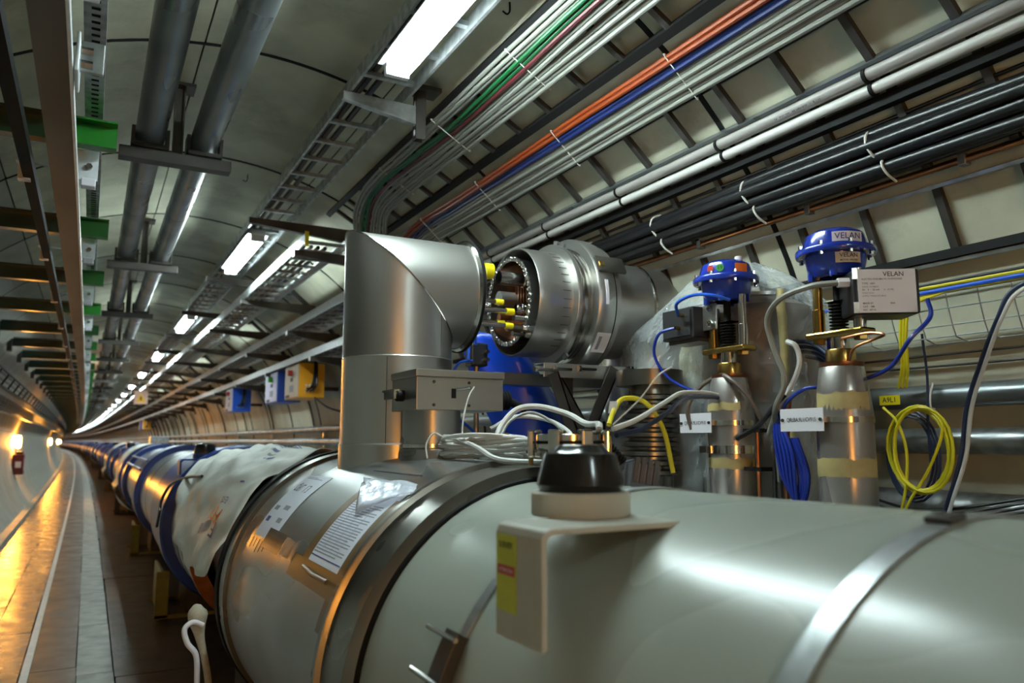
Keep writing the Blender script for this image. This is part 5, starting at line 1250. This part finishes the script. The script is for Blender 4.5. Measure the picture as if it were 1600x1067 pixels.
        for (dv, s, sz) in ((0.032, 'ELECTRO-PNEUMATIC POSITIONER', 0.0066), (0.020, 'TYPE:  ABX', 0.007), (0.011, 'SERIAL NUMBER', 0.006), (0.003, 'IN    4  -  20 mA      3 - 15 PSI', 0.0066), (-0.006, 'FUNCTION', 0.006), (-0.014, 'SUPPLY PRESSURE MAX', 0.006), (-0.034, 'MADE BY                        BAR', 0.0066), (-0.043, 'CAT    BM', 0.0066), (-0.052, 'NO   40710', 0.0066)):
            text('lettering', s, ink_g if sz < 0.0065 else ink, ps, sh_(-0.065, dv), sz, 'LEFT')
        gl = c0 - u*0.0875 - nrm*0.03
        MB().cyl(gl + up*0.03, gl + up*0.03 - u*0.03, 0.014, 6).build('cable_gland', label_w, ps)
    # number plate facing the aisle, on a band clamp
    MB().lathe([(0.0765, 1.372), (0.0785, 1.372), (0.0785, 1.388), (0.0765, 1.388)], (x, y, 0), 'Z', 40, closed=True).build('plate_band', steel_p, t)
    if kind == 0:
        MB().lathe([(0.0765, 1.282), (0.0795, 1.282), (0.0795, 1.308), (0.0765, 1.308)], (x, y, 0), 'Z', 40, closed=True).build('band_clamp', steel_p, t)
        MB().box(x-0.095, x-0.078, y+0.02, y+0.05, 1.284, 1.306).build('clamp_screw', steel_p, t, False)
    py = y + 0.068
    np_ = plate((x-0.093, py, 1.381), (0, -1, 0), (0, 0, 1), (-1, 0, 0), 0.150, 0.064, 0.003).build('number_plate', label_w, t, False)
    np_['label'] = 'white number plate'
    MB().box(x-0.091, x-0.07, y-0.005, y+0.02, 1.373, 1.389).build('plate_bracket', steel, t, False)
    for s in (-1, 1): MB().cyl((x-0.0945, py+s*0.066, 1.381), (x-0.098, py+s*0.066, 1.381), 0.005, 8).build('plate_screw', dark_st, t)
    text('lettering', code, ink, np_, (lambda f_: (lambda a, b: f_(a*0.78, b)))(plane_fn((x-0.0948, py, 1.381), (0, -1, 0), (0, 0, 1), (-1, 0, 0))), 0.0165)
    for (z0, z1, a0_, a1_) in (((1.235, 1.268, 100, 290), (1.42, 1.445, 120, 250)) if kind == 0 else ((1.225, 1.275, 100, 300), (1.405, 1.455, 150, 280))):
        o = MB(); vs = []; fs = []
        for i in range(13):
            a = rad(a0_ + (a1_-a0_)*i/12); w_ = 0.006*noise.noise((i*0.8, z0*9, 0))
            r_t = 0.0768 if z0 < 1.40 else 0.0755
            vs += [(x+r_t*cos(a), y+r_t*sin(a), z0+w_), (x+(r_t if z1 < 1.4 else 0.072)*cos(a), y+(r_t if z1 < 1.4 else 0.072)*sin(a), z1+w_*1.6)]
        for i in range(12): fs.append((2*i, 2*i+2, 2*i+3, 2*i+1))
        o.add(vs, fs).build('masking_tape', tape_y, t)
    return t
Y1, Y2 = 1.888, 1.452
valve(Y1, 'left control valve with blue actuator, red and green stickers and black positioner', 'QRLBA.9L1/CV910', 0)
valve(Y2, 'right control valve with blue actuator and a white printed data label', 'QRLBA.9L1/CV915', 1)
cable('copper_tube', [(VX-0.02, Y2-0.04, 1.54), (VX-0.02, Y2-0.06, 1.575), (VX-0.02, Y2-0.12, 1.592), (VX-0.03, Y2-0.16, 1.60), (VX-0.03, Y2-0.11, 1.61), (VX-0.03, Y2-0.03, 1.605)], 0.004, copper, 'thin bent copper tube at the neck of the right valve', 'tube')
cable('pneumatic_hose', [(VX-0.10, Y1+0.13, 1.752), (VX-0.13, Y1+0.10, 1.785), (VX-0.13, Y1+0.02, 1.80), (VX-0.11, Y1-0.05, 1.79), (VX-0.06, Y1-0.075, 1.775)], 0.0055, blue_bright, 'blue hose arching across the front of the left actuator', 'hose')
cable('pneumatic_hose', [(VX-0.10, Y1+0.15, 1.71), (VX-0.13, Y1+0.20, 1.69), (VX-0.13, Y1+0.225, 1.62), (VX-0.10, Y1+0.19, 1.54), (VX-0.06, Y1+0.11, 1.49), (VX+0.0, Y1+0.09, 1.47)], 0.0055, blue_hose, 'dark blue hose looping down beside the left valve', 'hose')
cable('signal_cable', [(VX-0.09, Y1+0.09, 1.36), (VX-0.10, Y1+0.095, 1.43), (VX-0.07, Y1+0.065, 1.50), (VX-0.04, Y1+0.01, 1.535), (VX-0.055, Y1-0.05, 1.525), (VX-0.03, Y1-0.11, 1.46), (VX+0.0, Y1-0.15, 1.36)], 0.007, mat('brown_cable', (0.10, 0.07, 0.055), 0.4), 'brown cable looped round the neck of the left valve', 'cable')
gl = (VX-0.13, Y2-0.01, 1.752)
cable('signal_cable', [(VX-0.075, Y2-0.065, 1.752), (VX-0.11, Y2+0.0, 1.75), (VX-0.12, Y2+0.10, 1.73), (VX-0.10, Y2+0.17, 1.68), (VX-0.08, Y2+0.17, 1.60), (VX-0.06, Y2+0.15, 1.50), (VX-0.06, Y2+0.19, 1.42), (VX-0.03, Y2+0.22, 1.36), (VX, Y2+0.24, 1.2)], 0.0085, mat('olive_grey_cable', (0.22, 0.21, 0.18), 0.45), 'olive grey cable from the right valve curving down between the valves', 'cable')
cable('signal_cable', [(VX-0.02, Y2+0.17, 1.62), (VX-0.03, Y2+0.13, 1.60), (VX-0.03, Y2+0.12, 1.55), (VX-0.03, Y2+0.15, 1.49), (VX-0.04, Y2+0.20, 1.42), (VX-0.02, Y2+0.25, 1.36), (VX+0.02, Y2+0.30, 1.33)], 0.0078, white_cable, 'pale cable curling out between the two valves', 'cable')
cable('signal_cable', [(VX-0.05, Y2+0.36, 1.33), (VX-0.05, Y2+0.27, 1.37), (VX-0.05, Y2+0.21, 1.42), (VX-0.04, Y2+0.17, 1.46)], 0.0085, black_cable, 'black cable crossing behind the hoses between the valves', 'cable')
for i in range(3):
    cable('signal_cable', [(VX+0.01, Y2+0.24-0.02*i, 1.45), (VX+0.0, Y2+0.25-0.022*i, 1.32), (VX+0.0, Y2+0.26-0.022*i, 1.2), (VX+0.0, Y2+0.26-0.022*i, 1.05)], 0.0075, [black_cable, dark_st, copper_d][i], f'{["black","dark","brown"][i]} upright cable standing between the two valves', 'cable', 'upright cables between the valves')
for i in range(5):
    o_ = 0.007*i
    cable('pneumatic_hose', [(VX-0.03, Y2+0.20-o_*0.4, 1.43-0.01*i), (VX-0.04, Y2+0.215-o_*1.2, 1.36), (VX-0.045, Y2+0.205-o_*2.0, 1.28), (VX-0.04, Y2+0.19-o_*1.6, 1.21-0.012*i), (VX-0.03, Y2+0.16-o_*0.8, 1.16-0.01*i), (VX-0.03, Y2+0.14-o_*1.2, 1.22), (VX-0.03, Y2+0.17-o_, 1.33)], 0.0055, blue_hose, f'{["first","second","third","fourth","fifth"][i]} blue hose in the bunch hanging between the valves', 'hose', 'blue hoses between the valves', 8, 6)
cable('pneumatic_hose', [(VX-0.04, Y2+0.19, 1.40), (VX-0.05, Y2+0.15, 1.44), (VX-0.05, Y2+0.09, 1.47), (VX-0.03, Y2+0.06, 1.475), (VX+0.04, Y2+0.07, 1.49), (VX+0.05, Y2+0.08, 1.62)], 0.0055, blue_hose, 'blue hose running from the bunch behind the right valve', 'hose')
cable('pneumatic_hose', [(VX+0.05, Y2-0.235, 1.69), (VX+0.04, Y2-0.245, 1.64), (VX-0.02, Y2-0.225, 1.58), (VX+0.02, Y2-0.14, 1.52), (VX+0.04, Y2-0.05, 1.495), (VX+0.06, Y2+0.03, 1.485)], 0.0058, blue_hose, 'blue hose sweeping round below the white data label', 'hose')
# small bracket with copper rod between the valves
t = thing('pipe_bracket', 'dark clip bracket with a copper rod right of the left valve', 'bracket', (VX, Y1-0.13, 1.05))
MB().cyl((VX-0.02, Y1-0.13, 1.05), (VX-0.02, Y1-0.13, 1.36), 0.006, 10).build('copper_rod', copper, t)
for z in (1.355, 1.235): MB().box(VX-0.03, VX+0.03, Y1-0.15, Y1-0.08, z-0.006, z+0.006).build('clip', black, t, False)

# ------------------------------------------------------------------ plastic-wrapped vessel behind the valves
vv = thing('service_vessel', 'taupe upright vessel wrapped in clear plastic behind the valves', 'vessel', (2.08, 1.98, 0.9))
MB().lathe([(0.0, 1.83), (0.12, 1.825), (0.185, 1.79), (0.20, 1.74), (0.20, 0.9)], (2.10, 1.99, 0), 'Z', 40).build('shell', vessel_br, vv)
MB().lathe([(0.0, 1.845), (0.13, 1.84), (0.13, 1.828)], (2.10, 1.99, 0), 'Z', 32).build('lid', steel, vv)
MB().lathe([(0.0, 0.0), (0.05, -0.005), (0.115, 0.0), (0.125, 0.03), (0.10, 0.05)], (1.945, 2.08, 1.60), 'X', 36).build('wrapped_blank', label_w if False else mat('pale_blank', (0.62, 0.62, 0.55), 0.35), vv)
def film_mesh(fn, nu, nv, close=True):
    m = MB(); vs = []; fs = []
    for j in range(nv+1):
        for i in range(nu if close else nu+1): vs.append(fn(i/nu, j/nv))
    W = nu if close else nu+1
    for j in range(nv):
        for i in range(nu): a = j*W+i; b = j*W+(i+1) % W; fs.append((a, b, b+W, a+W))
    return m.add(vs, fs)
def f1(u, v):
    a = 2*pi*u
    yc_, xc_ = 2.20, 2.09
    ry, rx = 0.46, 0.23
    k = 1.0 - 0.55*max(0, (v-0.80)/0.20)**1.5
    top = 1.90 + 0.07*cos(a - rad(250)) if True else 0
    z = 0.98 + (top - 0.98)*v
    d = 1 + 0.13*noise.noise((cos(a)*2.2, sin(a)*2.2, z*4.5)) + 0.10*(1-abs(noise.noise((cos(a)*5, sin(a)*5, z*7)))*2.2)*0.6 + 0.05*abs(noise.noise((cos(a)*11, sin(a)*11, z*16))) + 0.05*(1-v)*sin(a*5)
    return (min(xc_ + rx*k*d*cos(a), 2.315), yc_ + ry*k*d*sin(a), z + 0.02*noise.noise((u*9, v*5, 3)))
fo = tag(film_mesh(f1, 110, 60).build('plastic_wrap', clear_film, None, False), 'clear crumpled plastic film draped round the upright vessel', 'plastic film')
def f2(u, v):
    a = 2*pi*u; b = pi*v
    d = 1 + 0.10*noise.noise((cos(a)*2*sin(b), sin(a)*2*sin(b), cos(b)*3)) + 0.05*noise.noise((cos(a)*6*sin(b), sin(a)*6*sin(b), cos(b)*6))
    return (1.945 - 0.06*cos(b)*d - 0.0, 2.08 + 0.15*d*sin(b)*cos(a), 1.60 + 0.15*d*sin(b)*sin(a))
tag(film_mesh(f2, 44, 20).build('plastic_wrap', film('yellowish_film', (0.82, 0.82, 0.60), 0.24, 0.10)), 'yellowish plastic bag round the blank flange between the valves', 'plastic film')
o = MB(); vs = []; fs = []
for j in range(25):
    z = 1.02 + 0.80*j/24
    for s in (0, 1): vs.append((1.955 + 0.006*noise.noise((z*6, 0, 0)) + 0.016*s, 1.765 - 0.018*s + 0.05*noise.noise((z*4.2, 3, s*0.1)) + 0.012*noise.noise((z*19, 8, s*0.4)), z))
for j in range(24): fs.append((2*j, 2*j+1, 2*j+3, 2*j+2))
o = tag(o.add(vs, fs).build('tape_strip', tape_y), 'long yellow tape strip down the edge of the plastic-wrapped vessel', 'tape'); o.modifiers.new('s', 'SOLIDIFY').thickness = 0.001

# small black hooks screwed into the ceiling beside the ladder
for i, (x, y_) in enumerate(((1.27, 2.35), (1.20, 3.35), (0.80, 5.1))):
    zt = ZC + math.sqrt(RT**2 - (x-XC)**2) - 0.002
    cable('ceiling_hook', [(x, y_, zt), (x, y_, zt-0.035), (x-0.012, y_, zt-0.05), (x-0.03, y_, zt-0.042)], 0.0035, black, f'{["nearest","middle","farthest"][i]} small black hook screwed into the ceiling by the ladder', 'hook', 'ceiling hooks', 6, 4)
